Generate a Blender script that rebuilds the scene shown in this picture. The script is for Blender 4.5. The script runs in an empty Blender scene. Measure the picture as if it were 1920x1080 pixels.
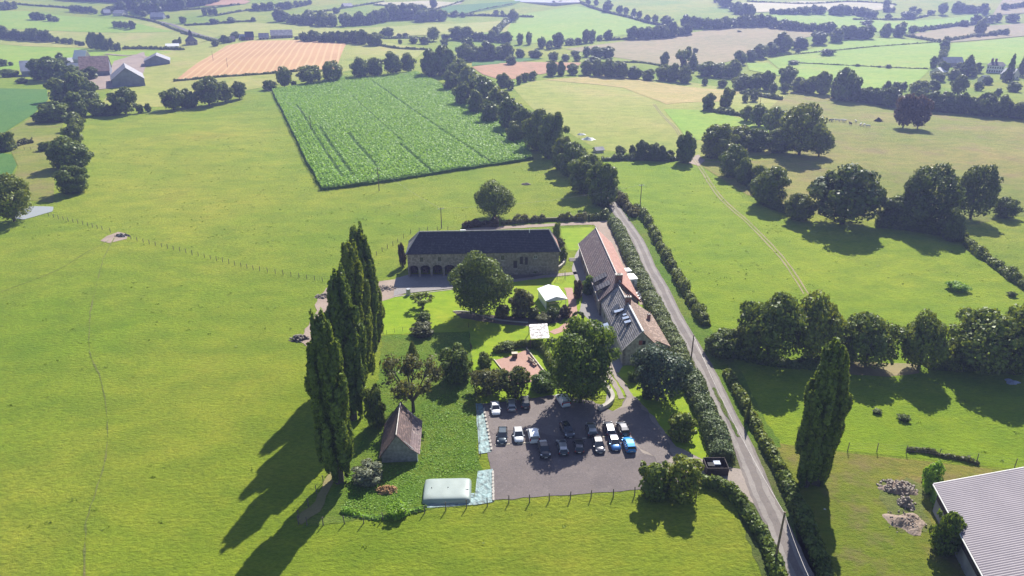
import bpy, math, random, bisect
import numpy as np
from mathutils import Vector
from mathutils.geometry import delaunay_2d_cdt
random.seed(11)
rng = np.random.default_rng(11)
SC = bpy.context.scene
COL = SC.collection
R = math.radians
# ---------------------------------------------------------------- camera
CAM_H = 68.5; PITCH = R(24.0); FPX = 1300.0
cd = bpy.data.cameras.new('camera'); cam = bpy.data.objects.new('camera', cd); COL.objects.link(cam)
cam.location = (0, 0, CAM_H); cam.rotation_euler = (math.pi/2 - PITCH, 0, 0)
cd.sensor_width = 36.0; cd.lens = 36.0*FPX/1920.0; cd.clip_start = 0.5; cd.clip_end = 12000
SC.camera = cam
# ---------------------------------------------------------------- light
SUN_EL, SUN_AZ = R(41.0), R(20.0)      # the sun stands ahead and to the right
w = bpy.data.worlds.new('World'); SC.world = w; w.use_nodes = True
nt = w.node_tree; nt.nodes.clear()
sky = nt.nodes.new('ShaderNodeTexSky'); sky.sky_type = 'NISHITA'; sky.sun_disc = False
sky.sun_elevation = SUN_EL; sky.sun_rotation = SUN_AZ; sky.dust_density = 0.6; sky.ozone_density = 2.5
bg = nt.nodes.new('ShaderNodeBackground'); bg.inputs[1].default_value = 0.062
wo = nt.nodes.new('ShaderNodeOutputWorld')
nt.links.new(sky.outputs[0], bg.inputs[0]); nt.links.new(bg.outputs[0], wo.inputs[0])
sl = bpy.data.lights.new('sun', 'SUN'); sun = bpy.data.objects.new('sun', sl); COL.objects.link(sun)
sl.energy = 5.0; sl.angle = R(0.5); sl.color = (1.0, 0.95, 0.86)
sdir = Vector((math.sin(SUN_AZ)*math.cos(SUN_EL), math.cos(SUN_AZ)*math.cos(SUN_EL), math.sin(SUN_EL)))
sun.rotation_euler = sdir.to_track_quat('Z', 'Y').to_euler(); sun.location = (40, 100, 150)
SC.view_settings.view_transform = 'Standard'; SC.view_settings.look = 'None'
SC.view_settings.gamma = 1.0; SC.view_settings.exposure = 1.12
SC.cycles.use_denoising = True
SC.cycles.max_bounces = 5; SC.cycles.diffuse_bounces = 3; SC.cycles.volume_bounces = 0
SC.cycles.transmission_bounces = 3; SC.cycles.transparent_max_bounces = 6
SC.cycles.volume_step_rate = 4
# ---------------------------------------------------------------- terrain
def sst(a, b, x):
    t = np.clip((x-a)/(b-a), 0, 1); return t*t*(3-2*t)
def H(x, y):
    x = np.asarray(x, float); y = np.asarray(y, float)
    r = np.hypot(x*0.5, y)
    q = np.clip(r-430, 0, None)
    rise = np.where(q < 1150, 0.000056*q*q, 0.000056*1150**2 + 2*0.000056*1150*(q-1150)*0.6)
    far = sst(300, 650, r)
    und = far*(3.2*np.sin(x/95.0+y/210.0)+2.2*np.sin(y/120.0-x/160.0+1.3)+1.2*np.sin(x/47.0+2.0)*np.sin(y/61.0))
    side = sst(45, 110, np.abs(x+5))*(1-sst(500, 800, r))
    near = side*(0.8*np.sin(x/31.0+1.0)*np.sin(y/37.0)+0.35*np.sin(x/13.0+y/17.0))
    return rise+und+near
def HS(x, y): return float(H(x, y))
SP, CP = math.sin(PITCH), math.cos(PITCH)
_T = np.concatenate([np.arange(40, 300, 1.5), np.geomspace(300, 4000, 900)])
def G(px, py, dz=0.0):
    """point over the terrain (raised dz) that the photo's pixel looks at"""
    a = (px-960)/FPX; b = (py-540)/FPX
    d = np.array([a, CP-b*SP, -SP-b*CP])
    X = _T*d[0]; Y = _T*d[1]; Z = CAM_H+_T*d[2]
    under = Z <= H(X, Y)+dz
    i = int(np.argmax(under)) if under.any() else len(_T)-1
    lo, hi = (_T[i-1] if i > 0 else 20.0), _T[i]
    for _ in range(18):
        m = (lo+hi)/2
        if CAM_H+m*d[2] <= HS(m*d[0], m*d[1])+dz: hi = m
        else: lo = m
    x, y = hi*d[0], hi*d[1]
    return Vector((x, y, HS(x, y)))
def axial(p): return p.y*CP-(p.z-CAM_H)*SP
def height_to(p, ytop):
    """height above ground point p whose top shows at pixel row ytop"""
    v = (ytop-540)/FPX
    a = p.y*SP+(p.z-CAM_H)*CP; b = axial(p)
    return (v*b+a)/(v*SP-CP)
# ---------------------------------------------------------------- objects
def tag(o, label=None, cat=None, group=None, kind=None):
    if label: o['label'] = label
    if cat: o['category'] = cat
    if group: o['group'] = group
    if kind: o['kind'] = kind
    return o
def empty(name, loc, rz=0.0, **k):
    o = bpy.data.objects.new(name, None); COL.objects.link(o); o.empty_display_size = 0.3
    o.location = loc; o.rotation_euler = (0, 0, rz); return tag(o, **k)
def link(name, me, parent=None, loc=None, **k):
    o = bpy.data.objects.new(name, me); COL.objects.link(o)
    if parent: o.parent = parent
    if loc is not None: o.location = loc
    return tag(o, **k)
def mesh_np(name, V, F, mat, smooth=False):
    me = bpy.data.meshes.new(name); V = np.asarray(V, np.float32); F = np.asarray(F, np.int32)
    k = F.shape[1]
    me.vertices.add(len(V)); me.vertices.foreach_set('co', V.ravel())
    me.loops.add(F.size); me.loops.foreach_set('vertex_index', F.ravel())
    me.polygons.add(len(F)); me.polygons.foreach_set('loop_start', np.arange(0, F.size, k, dtype=np.int32))
    me.update(calc_edges=True); me.validate()
    if mat: me.materials.append(mat)
    if smooth: me.polygons.foreach_set('use_smooth', np.ones(len(me.polygons), bool))
    return me
class MB:
    def __init__(s): s.v = []; s.f = []
    def poly(s, pts):
        n = len(s.v); s.v += [tuple(p) for p in pts]; s.f.append(tuple(range(n, n+len(pts)))); return s
    def hexa(s, lo, hi):
        n = len(s.v); s.v += [tuple(p) for p in lo]+[tuple(p) for p in hi]; k = len(lo)
        s.f.append(tuple(range(n+k-1, n-1, -1))); s.f.append(tuple(range(n+k, n+2*k)))
        for i in range(k):
            j = (i+1) % k; s.f.append((n+i, n+j, n+k+j, n+k+i))
        return s
    def box(s, x0, x1, y0, y1, z0, z1):
        q = [(x0, y0), (x1, y0), (x1, y1), (x0, y1)]
        return s.hexa([(a, b, z0) for a, b in q], [(a, b, z1) for a, b in q])
    def bar(s, a, b, r0, r1=None, n=6):
        a = Vector(a); b = Vector(b); r1 = r0 if r1 is None else r1
        d = (b-a).normalized(); u = d.orthogonal().normalized(); w_ = d.cross(u)
        lo = []; hi = []
        for i in range(n):
            t = 2*math.pi*i/n; e = u*math.cos(t)+w_*math.sin(t); lo.append(a+e*r0); hi.append(b+e*r1)
        return s.hexa(lo, hi)
    def slab(s, pts, t):
        """polygon thickened downwards along its normal"""
        p = [Vector(q) for q in pts]; n = (p[1]-p[0]).cross(p[2]-p[1]).normalized()
        if n.z < 0: p.reverse(); n = -n
        return s.hexa([q-n*t for q in p], p)
    def build(s, name, mat, parent=None, smooth=False, bevel=0, **k):
        me = bpy.data.meshes.new(name); me.from_pydata(s.v, [], s.f); me.update()
        if mat: me.materials.append(mat)
        if smooth: me.polygons.foreach_set('use_smooth', [True]*len(me.polygons))
        o = link(name, me, parent, **k)
        if bevel:
            m = o.modifiers.new('bevel', 'BEVEL'); m.width = bevel; m.segments = 2
        return o
# ---------------------------------------------------------------- materials
def newmat(name):
    m = bpy.data.materials.new(name); m.use_nodes = True
    n = m.node_tree; b = n.nodes['Principled BSDF']; return m, n, b
def N(nt, t, **k):
    n = nt.nodes.new(t)
    for a, b in k.items(): setattr(n, a, b)
    return n
def noise(nt, vec, scale, detail=3, rough=0.55, stretch=None):
    n = N(nt, 'ShaderNodeTexNoise'); n.inputs['Scale'].default_value = scale
    n.inputs['Detail'].default_value = detail; n.inputs['Roughness'].default_value = rough
    if stretch:
        mp = N(nt, 'ShaderNodeMapping'); mp.inputs['Scale'].default_value = stretch
        nt.links.new(vec, mp.inputs[0]); vec = mp.outputs[0]
    nt.links.new(vec, n.inputs['Vector']); return n.outputs['Fac']
def ramp(nt, fac, stops):
    r = N(nt, 'ShaderNodeValToRGB'); nt.links.new(fac, r.inputs[0]); e = r.color_ramp.elements
    while len(e) < len(stops): e.new(0.5)
    for i, (p, c) in enumerate(stops): e[i].position = p; e[i].color = (*c, 1) if len(c) == 3 else c
    return r.outputs[0]
def mixc(nt, fac, a, b, mode='MIX'):
    m = N(nt, 'ShaderNodeMix', data_type='RGBA', blend_type=mode)
    for s, v in ((m.inputs[0], fac), (m.inputs[6], a), (m.inputs[7], b)):
        if hasattr(v, 'is_linked'): nt.links.new(v, s)
        elif isinstance(v, (int, float)): s.default_value = v
        else: s.default_value = (*v, 1)
    return m.outputs[2]
def bump(nt, b, h, strength, dist):
    n = N(nt, 'ShaderNodeBump'); n.inputs['Strength'].default_value = strength; n.inputs['Distance'].default_value = dist
    nt.links.new(h, n.inputs['Height']); nt.links.new(n.outputs[0], b.inputs['Normal'])
def ocoord(nt): return N(nt, 'ShaderNodeTexCoord').outputs['Object']
def flat(name, c, rough=0.6, metal=0.0, var=0.12, scale=3.0, bmp=0.0, spec=0.5):
    m, t, b = newmat(name); v = ocoord(t)
    f = noise(t, v, scale, 4)
    lo = tuple(x*(1-var) for x in c); hi = tuple(min(1, x*(1+var)) for x in c)
    t.links.new(ramp(t, f, [(0.35, lo), (0.65, hi)]), b.inputs['Base Color'])
    b.inputs['Roughness'].default_value = rough; b.inputs['Metallic'].default_value = metal
    b.inputs['Specular IOR Level'].default_value = spec
    if bmp: bump(t, b, f, 1.0, bmp)
    return m
def grass(name, green, yellow, patch=0.02, tuft=0.6, bmp=0.22, dirt=None, dirtamt=0.0, fine=0.9, dark=0.52, sheen=0.15):
    """pasture: broad drifts of three colours, smaller mottling, darker tufts, relief"""
    m, t, b = newmat(name); v = ocoord(t)
    big = noise(t, v, patch, 6, 0.62)
    warm = (yellow[0]*1.08, yellow[1]*0.93, yellow[2]*1.25)
    c = ramp(t, big, [(0.36, green), (0.50, tuple((x+y)/2 for x, y in zip(green, yellow))), (0.60, yellow), (0.70, warm)])
    mid = noise(t, v, patch*8, 5, 0.65, (1, 1.6, 1))
    c = mixc(t, ramp(t, mid, [(0.40, (0, 0, 0)), (0.62, (0.8,)*3)]), c, mixc(t, 1.0, c, (0.68, 0.78, 0.70), 'MULTIPLY'))
    mid2 = noise(t, v, 0.16, 4, 0.7, (1, 2.0, 1))
    c = mixc(t, ramp(t, mid2, [(0.46, (0, 0, 0)), (0.62, (0.55,)*3)]), c, mixc(t, 1.0, c, (1.22, 1.06, 1.2), 'MULTIPLY'))
    tf = noise(t, v, fine*1.25, 5, 0.75, (1, 1.8, 1))
    c = mixc(t, ramp(t, tf, [(0.44, (0, 0, 0)), (0.60, (tuft,)*3)]), c, mixc(t, 1.0, c, (dark, dark*1.06, dark*0.9), 'MULTIPLY'))
    if dirt:
        dn = noise(t, v, patch*4, 5, 0.65)
        c = mixc(t, ramp(t, dn, [(0.50, (0, 0, 0)), (0.66, (dirtamt,)*3)]), c, dirt)
    t.links.new(c, b.inputs['Base Color']); b.inputs['Roughness'].default_value = 0.85
    b.inputs['Specular IOR Level'].default_value = 0.1
    b.inputs['Sheen Weight'].default_value = sheen; b.inputs['Sheen Roughness'].default_value = 0.4
    b.inputs['Sheen Tint'].default_value = (0.85, 1.0, 0.35, 1)
    hn = noise(t, v, fine*1.3, 5, 0.78, (1, 1.6, 1))
    bump(t, b, hn, 1.0, bmp*3.4)
    return m
def leafmat(name, c, trans=0.27, var=0.25, vt=1.6):
    m, t, b = newmat(name)
    g = N(t, 'ShaderNodeNewGeometry'); oi = N(t, 'ShaderNodeObjectInfo')
    lo = tuple(x*(1-var) for x in c); hi = (c[0]*(1+var*1.4), c[1]*(1+var), c[2]*(1+var*0.6))
    col = ramp(t, g.outputs['Random Per Island'], [(0.1, lo), (0.9, hi)])
    obr = ramp(t, oi.outputs['Random'], [(0, (0.78, 0.84, 0.9)), (0.5, (1, 1, 1)), (1, (1.22, 1.12, 0.9))])
    col = mixc(t, 1.0, col, obr, 'MULTIPLY')
    t.links.new(col, b.inputs['Base Color']); b.inputs['Roughness'].default_value = 0.5
    b.inputs['Specular IOR Level'].default_value = 0.22
    tr = N(t, 'ShaderNodeBsdfTranslucent'); t.links.new(mixc(t, 1.0, col, (vt*1.15, vt, vt*0.5), 'MULTIPLY'), tr.inputs[0])
    mx = N(t, 'ShaderNodeMixShader'); mx.inputs[0].default_value = trans
    t.links.new(b.outputs[0], mx.inputs[1]); t.links.new(tr.outputs[0], mx.inputs[2])
    t.links.new(mx.outputs[0], t.nodes['Material Output'].inputs['Surface']); return m
M = {}
M['meadow'] = grass('meadow_grass', (0.182, 0.280, 0.009), (0.300, 0.325, 0.026), 0.011, 0.6)
M['meadow2'] = grass('meadow_grass_short', (0.178, 0.275, 0.005), (0.245, 0.310, 0.012), 0.014, 0.4, 0.16)
M['lawn'] = grass('lawn_grass', (0.185, 0.285, 0.006), (0.225, 0.300, 0.012), 0.05, 0.15, 0.03, fine=1.4)
M['rough'] = grass('rough_pasture', (0.210, 0.250, 0.030), (0.330, 0.285, 0.075), 0.016, 0.55, 0.22, (0.22, 0.16, 0.085), 0.5)
M['dry'] = grass('dry_paddock', (0.145, 0.185, 0.012), (0.215, 0.190, 0.032), 0.05, 0.4, 0.12, (0.17, 0.12, 0.065), 0.5)
M['weedy'] = grass('weedy_grass', (0.130, 0.250, 0.014), (0.200, 0.275, 0.026), 0.09, 0.5, 0.25, fine=1.6)
M['bank'] = grass('verge_grass', (0.105, 0.170, 0.025), (0.165, 0.185, 0.050), 0.09, 0.6, 0.25, fine=1.6)
M['pale'] = grass('pale_pasture', (0.310, 0.350, 0.060), (0.400, 0.375, 0.100), 0.012, 0.3)
M['straw'] = grass('straw_pasture', (0.430, 0.350, 0.110), (0.500, 0.380, 0.150), 0.02, 0.3)
M['lime'] = grass('lime_field', (0.200, 0.325, 0.022), (0.255, 0.345, 0.036), 0.02, 0.2, 0.1)
M['crop'] = grass('low_crop', (0.055, 0.165, 0.030), (0.080, 0.185, 0.030), 0.03, 0.3, 0.15)
M['brown'] = grass('brown_field', (0.260, 0.215, 0.110), (0.310, 0.235, 0.130), 0.015, 0.2, 0.1)
M['pink'] = grass('ploughed_field', (0.370, 0.185, 0.110), (0.420, 0.230, 0.140), 0.02, 0.15, 0.1)
M['cream'] = grass('cream_field', (0.420, 0.370, 0.220), (0.460, 0.400, 0.260), 0.02, 0.1, 0.1)
def stubble():
    m, t, b = newmat('stubble_field'); v = ocoord(t)
    mp = N(t, 'ShaderNodeMapping'); mp.inputs['Rotation'].default_value = (0, 0, R(-11)); t.links.new(v, mp.inputs[0])
    wv = N(t, 'ShaderNodeTexWave'); wv.inputs['Scale'].default_value = 0.052; wv.inputs['Distortion'].default_value = 1.5
    wv.inputs['Detail Scale'].default_value = 0.3; t.links.new(mp.outputs[0], wv.inputs[0])
    st = ramp(t, wv.outputs['Fac'], [(0.74, (0, 0, 0)), (0.9, (1, 1, 1))])
    c = ramp(t, noise(t, v, 0.02, 4), [(0.35, (0.38, 0.205, 0.075)), (0.65, (0.44, 0.245, 0.095))])
    t.links.new(mixc(t, st, c, (0.47, 0.30, 0.125)), b.inputs['Base Color']); b.inputs['Roughness'].default_value = 0.9
    return m
M['stubble'] = stubble()
def gravel(name, a, b_, worn, scale=0.12):
    m, t, b = newmat(name); v = ocoord(t)
    c = ramp(t, noise(t, v, scale, 6, 0.65), [(0.36, a), (0.64, b_)])
    sp = noise(t, v, 3.2, 3, 0.8)
    c = mixc(t, ramp(t, sp, [(0.56, (0, 0, 0)), (0.72, (0.75,)*3)]), c, worn)
    dk = noise(t, v, 2.0, 3, 0.8)
    c = mixc(t, ramp(t, dk, [(0.28, (0.7,)*3), (0.42, (0, 0, 0))]), c, tuple(x*0.5 for x in a))
    st = noise(t, v, 0.35, 5, 0.7)
    c = mixc(t, ramp(t, st, [(0.55, (0, 0, 0)), (0.8, (0.5,)*3)]), c, worn)
    t.links.new(c, b.inputs['Base Color']); b.inputs['Roughness'].default_value = 0.9
    bump(t, b, noise(t, v, 5.0, 3, 0.8), 1.0, 0.05); return m
M['gravel'] = gravel('car_park_gravel', (0.100, 0.083, 0.082), (0.140, 0.114, 0.108), (0.22, 0.19, 0.18))
M['gravel2'] = gravel('car_park_worn_gravel', (0.135, 0.113, 0.106), (0.175, 0.145, 0.132), (0.25, 0.22, 0.20))
M['drive'] = gravel('driveway_gravel', (0.215, 0.180, 0.155), (0.270, 0.225, 0.190), (0.34, 0.29, 0.24))
M['yard'] = gravel('yard_paving', (0.200, 0.185, 0.180), (0.250, 0.230, 0.215), (0.30, 0.28, 0.26))
M['road'] = gravel('lane_asphalt', (0.120, 0.103, 0.094), (0.165, 0.140, 0.125), (0.21, 0.18, 0.16), 0.3)
M['roadedge'] = gravel('lane_wheel_track', (0.185, 0.165, 0.150), (0.235, 0.21, 0.19), (0.28, 0.25, 0.23), 0.3)
M['mud'] = gravel('bare_earth', (0.220, 0.165, 0.125), (0.290, 0.220, 0.170), (0.36, 0.29, 0.24))
M['trail'] = gravel('trodden_earth', (0.170, 0.155, 0.050), (0.235, 0.185, 0.080), (0.28, 0.22, 0.11))
M['soil'] = gravel('flowerbed_soil', (0.075, 0.058, 0.045), (0.120, 0.095, 0.07), (0.17, 0.14, 0.11))
M['court'] = gravel('court_gravel', (0.330, 0.195, 0.150), (0.380, 0.225, 0.175), (0.42, 0.27, 0.21))
M['membrane'] = flat('turquoise_membrane', (0.155, 0.235, 0.235), 0.6, var=0.5, scale=1.3, bmp=0.35)
M['rubble'] = gravel('rubble', (0.20, 0.17, 0.14), (0.30, 0.25, 0.21), (0.42, 0.38, 0.34))
m, t, b = newmat('pond_water'); b.inputs['Base Color'].default_value = (0.30, 0.31, 0.27, 1); b.inputs['Roughness'].default_value = 0.22
bump(t, b, noise(t, ocoord(t), 1.5), 0.3, 0.05); M['water'] = m
M['faint'] = grass('worn_grass', (0.150, 0.190, 0.040), (0.210, 0.215, 0.060), 0.1, 0.4)
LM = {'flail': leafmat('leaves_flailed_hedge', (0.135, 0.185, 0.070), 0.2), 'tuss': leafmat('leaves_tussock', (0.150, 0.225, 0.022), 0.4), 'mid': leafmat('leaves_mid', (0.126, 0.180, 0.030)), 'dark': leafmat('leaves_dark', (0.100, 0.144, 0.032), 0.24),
      'light': leafmat('leaves_light', (0.088, 0.118, 0.026)), 'blue': leafmat('leaves_bluish', (0.085, 0.125, 0.075), 0.18),
      'poplar': leafmat('leaves_poplar', (0.130, 0.195, 0.040), 0.33), 'olive': leafmat('leaves_olive', (0.100, 0.115, 0.040)),
      'rust': leafmat('leaves_russet', (0.075, 0.058, 0.034)), 'silver': leafmat('leaves_silver', (0.150, 0.180, 0.120), 0.2),
      'vivid': leafmat('leaves_vivid', (0.085, 0.150, 0.022), 0.4), 'maize': leafmat('leaves_maize', (0.180, 0.350, 0.050), 0.35, 0.12),
      'weed': leafmat('leaves_weed', (0.175, 0.330, 0.035), 0.35)}
M['bark'] = flat('bark', (0.085, 0.068, 0.052), 0.9, var=0.3, scale=6, bmp=0.03)
# ---------------------------------------------------------------- ground sheet
def make_ground():
    r = [60.0]
    while r[-1] < 2700: r.append(r[-1]*1.0105)
    r = np.array(r); t = np.linspace(-1.55, 1.55, 230)
    X = r[:, None]*t[None, :]; Y = np.repeat((r-60)[:, None], len(t), 1)-15
    Z = H(X, Y); n, k = X.shape
    V = np.stack([X, Y, Z], -1).reshape(-1, 3)
    i = np.arange(n-1)[:, None]*k+np.arange(k-1)[None, :]
    F = np.stack([i, i+1, i+k+1, i+k], -1).reshape(-1, 4)
    link('ground', mesh_np('ground', V, F, M['meadow'], True), kind='structure')
make_ground()
def world_poly(px, seg=None, jit=0.0):
    P = [G(*q) for q in px]; out = []
    for a, b_ in zip(P, P[1:]+P[:1]):
        L = (b_-a).length; d = (a.y+b_.y)/2; s = seg or max(1.2, d*0.012)
        n = max(1, min(60, int(L/s)))
        nv = Vector((-(b_-a).y, (b_-a).x, 0)).normalized() if L > 0 else Vector()
        for i in range(n):
            q = a.lerp(b_, i/n)+nv*(random.uniform(-jit, jit) if i else 0); out.append((q.x, q.y))
    return out
def inside(poly, x, y):
    p = np.array(poly); x = np.asarray(x); y = np.asarray(y); c = np.zeros(x.shape, bool); j = len(p)-1
    for i in range(len(p)):
        xi, yi = p[i]; xj, yj = p[j]
        c ^= ((yi > y) != (yj > y)) & (x < (xj-xi)*(y-yi)/((yj-yi) or 1e-9)+xi); j = i
    return c
def drape(poly, step=None):
    """triangulate a world polygon with inner points, so that it can follow the terrain"""
    p = np.array(poly); x0, y0 = p.min(0); x1, y1 = p.max(0); d = (y0+y1)/2
    s = step or max(2.5, d*0.016)
    gx, gy = np.meshgrid(np.arange(x0+s/2, x1, s), np.arange(y0+s/2, y1, s)); gx = gx.ravel(); gy = gy.ravel()
    k = inside(poly, gx, gy); gx = gx[k]; gy = gy[k]
    cx, cy = p.mean(0)
    pts = [Vector((a-cx, b_-cy)) for a, b_ in poly]+[Vector((a-cx, b_-cy)) for a, b_ in zip(gx, gy)]
    v, e, f, *_ = delaunay_2d_cdt(pts, [], [list(range(len(poly)))], 1, 1e-4)
    V = np.array([(q.x+cx, q.y+cy) for q in v]); return V, np.array([q for q in f if len(q) == 3])
def lay(name, poly, mat, layer=1, **k):
    V, F = drape(poly); d = np.hypot(V[:, 0], V[:, 1])
    Z = H(V[:, 0], V[:, 1])+layer*(0.008+np.clip(d-200, 0, None)*0.00022+0.012*(d > 60))
    a = V[F[:, 0]]; u = V[F[:, 1]]-a; w_ = V[F[:, 2]]-a
    flip = (u[:, 0]*w_[:, 1]-u[:, 1]*w_[:, 0]) < 0; F[flip] = F[flip][:, ::-1]
    k.setdefault('kind', 'structure')
    return link(name, mesh_np(name, np.column_stack([V, Z]), F, mat, True), **k)
def patch(name, px, mat, layer=1, jit=0.0, **k): return lay(name, world_poly(px, jit=jit), M[mat], layer, **k)
def smooth_line(pts, n=6):
    P = [Vector(p) for p in pts]; out = []
    for i in range(len(P)-1):
        p0, p1, p2, p3 = P[max(i-1, 0)], P[i], P[i+1], P[min(i+2, len(P)-1)]
        for k in range(n):
            t_ = k/n; out.append(0.5*((2*p1)+(p2-p0)*t_+(2*p0-5*p1+4*p2-p3)*t_*t_+(3*p1-p0-3*p2+p3)*t_**3))
    return out+[P[-1]]
def wline(px, n=6): return smooth_line([G(*q) for q in px], n)
def strip_poly(line, w0, w1=None, off=0.0, jit=0.0):
    w1 = w0 if w1 is None else w1; L = []; Rr = []
    for i, p in enumerate(line):
        a = line[max(i-1, 0)]; b_ = line[min(i+1, len(line)-1)]
        n = Vector((-(b_-a).y, (b_-a).x, 0)).normalized(); h = (w0+(w1-w0)*i/(len(line)-1))/2
        L.append(p+n*(off+h+random.uniform(-jit, jit))); Rr.append(p+n*(off-h+random.uniform(-jit, jit)))
    return [(q.x, q.y) for q in L+Rr[::-1]]
def strip(name, px, w0, mat, layer=2, w1=None, off=0.0, jit=0.0, n=6, **k):
    return lay(name, strip_poly(wline(px, n), w0, w1, off, jit), M[mat], layer, **k)
# ---------------------------------------------------------------- fields
patch('paddock_field', [(1125, 300), (1300, 300), (1400, 375), (1490, 415), (1790, 440), (1840, 480), (1990, 590), (1990, 700), (1330, 655), (1300, 600), (1240, 480), (1150, 370)], 'meadow2', 1)
patch('paddock_field', [(1330, 655), (1990, 700), (2050, 900), (1900, 880), (1580, 845), (1470, 850)], 'meadow2', 1)
patch('dry_paddock', [(1450, 830), (1590, 850), (1990, 895), (2150, 1150), (1530, 1150)], 'dry', 2)
patch('far_pasture', [(1300, 302), (1440, 300), (1500, 270), (1440, 205), (1480, 172), (1700, 198), (2010, 240), (2040, 420), (1900, 405), (1800, 425), (1500, 400), (1400, 365)], 'rough', 2)
patch('pale_field', [(962, 165), (1000, 152), (1140, 140), (1300, 155), (1480, 180), (1440, 205), (1500, 262), (1440, 290), (1285, 300), (1120, 280), (1060, 245), (1000, 205)], 'pale', 1)
patch('straw_field', [(1020, 150), (1140, 141), (1390, 172), (1360, 190), (1250, 196), (1170, 165)], 'straw', 3)
patch('green_field', [(1244, 205), (1320, 207), (1450, 236), (1440, 258), (1290, 264)], 'lime', 3)
patch('pale_field', [(180, 205), (215, 165), (240, 120), (300, 95), (430, 70), (660, 74), (800, 92), (780, 110), (500, 162), (320, 200)], 'pale', 1)
patch('stubble_field', [(328, 152), (372, 118), (425, 86), (470, 77), (560, 76), (650, 82), (630, 130), (500, 138), (400, 145)], 'stubble', 3)
patch('crop_field', [(-60, 168), (88, 168), (90, 188), (62, 215), (10, 248), (-60, 262)], 'crop', 2)
patch('crop_field', [(-60, 280), (22, 290), (32, 310), (18, 336), (-60, 345)], 'crop', 3)
patch('rough_meadow', [(10, 250), (62, 220), (120, 228), (110, 262), (100, 380), (10, 372), (34, 312), (22, 286)], 'rough', 2)
patch('far_field', [(-200, 68), (60, 76), (200, 95), (340, 96), (250, 110), (200, 125), (-200, 135)], 'lime', 1)
patch('far_field', [(-200, 30), (120, 30), (330, 45), (430, 62), (340, 92), (200, 90), (-200, 66)], 'pale', 2)
patch('far_field', [(-100, 20), (50, 22), (230, 38), (330, 60), (200, 62), (-100, 50)], 'lime', 3)
patch('far_field', [(350, 50), (480, 44), (520, 46), (640, 55), (960, 38), (950, 60), (820, 66), (640, 70), (430, 70)], 'pale', 3)
patch('pink_field', [(885, 126), (960, 116), (1090, 118), (1080, 129), (1010, 140), (945, 152), (905, 140)], 'pink', 3)
patch('crop_field', [(885, 116), (960, 108), (1020, 110), (960, 119), (885, 124)], 'crop', 3)
patch('brown_field', [(1060, 92), (1180, 76), (1350, 54), (1440, 50), (1550, 62), (1500, 74), (1400, 106), (1300, 130), (1180, 112)], 'brown', 2)
patch('lime_field', [(1440, 112), (1590, 76), (1670, 71), (1768, 82), (1762, 100), (1735, 140), (1700, 165), (1560, 165), (1480, 140)], 'lime', 2)
patch('lime_field', [(1400, 118), (1440, 118), (1480, 140), (1460, 142), (1405, 132)], 'lime', 3)
patch('brown_field', [(1700, 66), (1800, 50), (1990, 38), (1990, 62), (1780, 80)], 'brown', 3)
patch('lime_field', [(1785, 82), (1990, 62), (2010, 130), (1775, 115)], 'lime', 2)
patch('far_field', [(1400, 30), (1590, 26), (1660, 40), (1840, 26), (1840, 42), (1700, 62), (1580, 58), (1440, 40)], 'lime', 3)
patch('far_field', [(860, 60), (960, 30), (1080, 12), (1200, 36), (1260, 50), (1100, 74), (1000, 82)], 'lime', 2)
patch('cream_field', [(1360, 6), (1500, 3), (1680, 8), (1670, 18), (1420, 24)], 'cream', 3)
patch('cream_field', [(690, 5), (800, 2), (870, 6), (820, 16), (740, 14)], 'cream', 3)
patch('far_field', [(820, 12), (980, 2), (960, 10), (870, 26), (830, 24)], 'crop', 3)
patch('pink_field', [(380, -2), (430, -4), (470, 3), (460, 8), (385, 12)], 'pink', 3)
patch('far_field', [(1880, 0), (2040, -5), (2040, 20), (1860, 30)], 'brown', 3)
# ---------------------------------------------------------------- paved and trodden ground
LANE = [(1128, 350), (1142, 372), (1160, 400), (1195, 450), (1217, 500), (1240, 540), (1267, 596), (1304, 660), (1325, 697), (1364, 782), (1394, 840), (1412, 885), (1430, 930), (1455, 982), (1499, 1078), (1555, 1200)]
strip('verge', LANE, 9.5, 'bank', 2, jit=0.3)
strip('verge', LANE[:11], 5.5, 'weedy', 2.5, off=3.6, jit=0.3)
strip('lane_road', LANE, 3.5, 'road', 4, jit=0.08)
strip('lane_road', LANE, 0.75, 'roadedge', 5, off=0.95, jit=0.14)
strip('lane_road', LANE, 0.75, 'roadedge', 5, off=-0.95, jit=0.14)
strip('grass_strip', [(1338, 727), (1352, 757), (1370, 793), (1384, 820)], 0.5, 'bank', 6, jit=0.2)
patch('garden_ground', [(712, 566), (745, 556), (960, 528), (1068, 518), (1090, 470), (1066, 470), (1052, 440), (1052, 428), (1108, 426), (1145, 445), (1230, 590), (1285, 715), (1340, 860), (1310, 868), (1265, 836), (1232, 790), (1180, 742), (1040, 742), (905, 757), (885, 700), (880, 622), (720, 628)], 'lawn', 2, 0.15)
patch('orchard_grass', [(640, 905), (700, 780), (712, 690), (716, 630), (880, 622), (893, 757), (897, 855), (905, 880), (890, 947), (790, 955), (565, 992)], 'weedy', 2, 0.3)
patch('gravel_car_park', [(903, 757), (914, 850), (925, 938), (1000, 933), (1100, 926), (1225, 915), (1300, 905), (1345, 897), (1388, 880), (1330, 868), (1268, 838), (1232, 790), (1192, 745), (1176, 740), (1166, 762), (1150, 771), (1130, 769), (1112, 752), (1040, 741), (1000, 747)], 'gravel', 3, 0.18)
patch('driveway', [(1232, 890), (1262, 870), (1205, 850), (1150, 790), (1140, 771), (1150, 771), (1166, 762), (1176, 740), (1192, 745), (1232, 790), (1268, 838), (1330, 868), (1388, 880), (1398, 850), (1448, 955), (1428, 958), (1390, 928), (1340, 906), (1300, 905)], 'drive', 3.5, 0.25)
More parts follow.
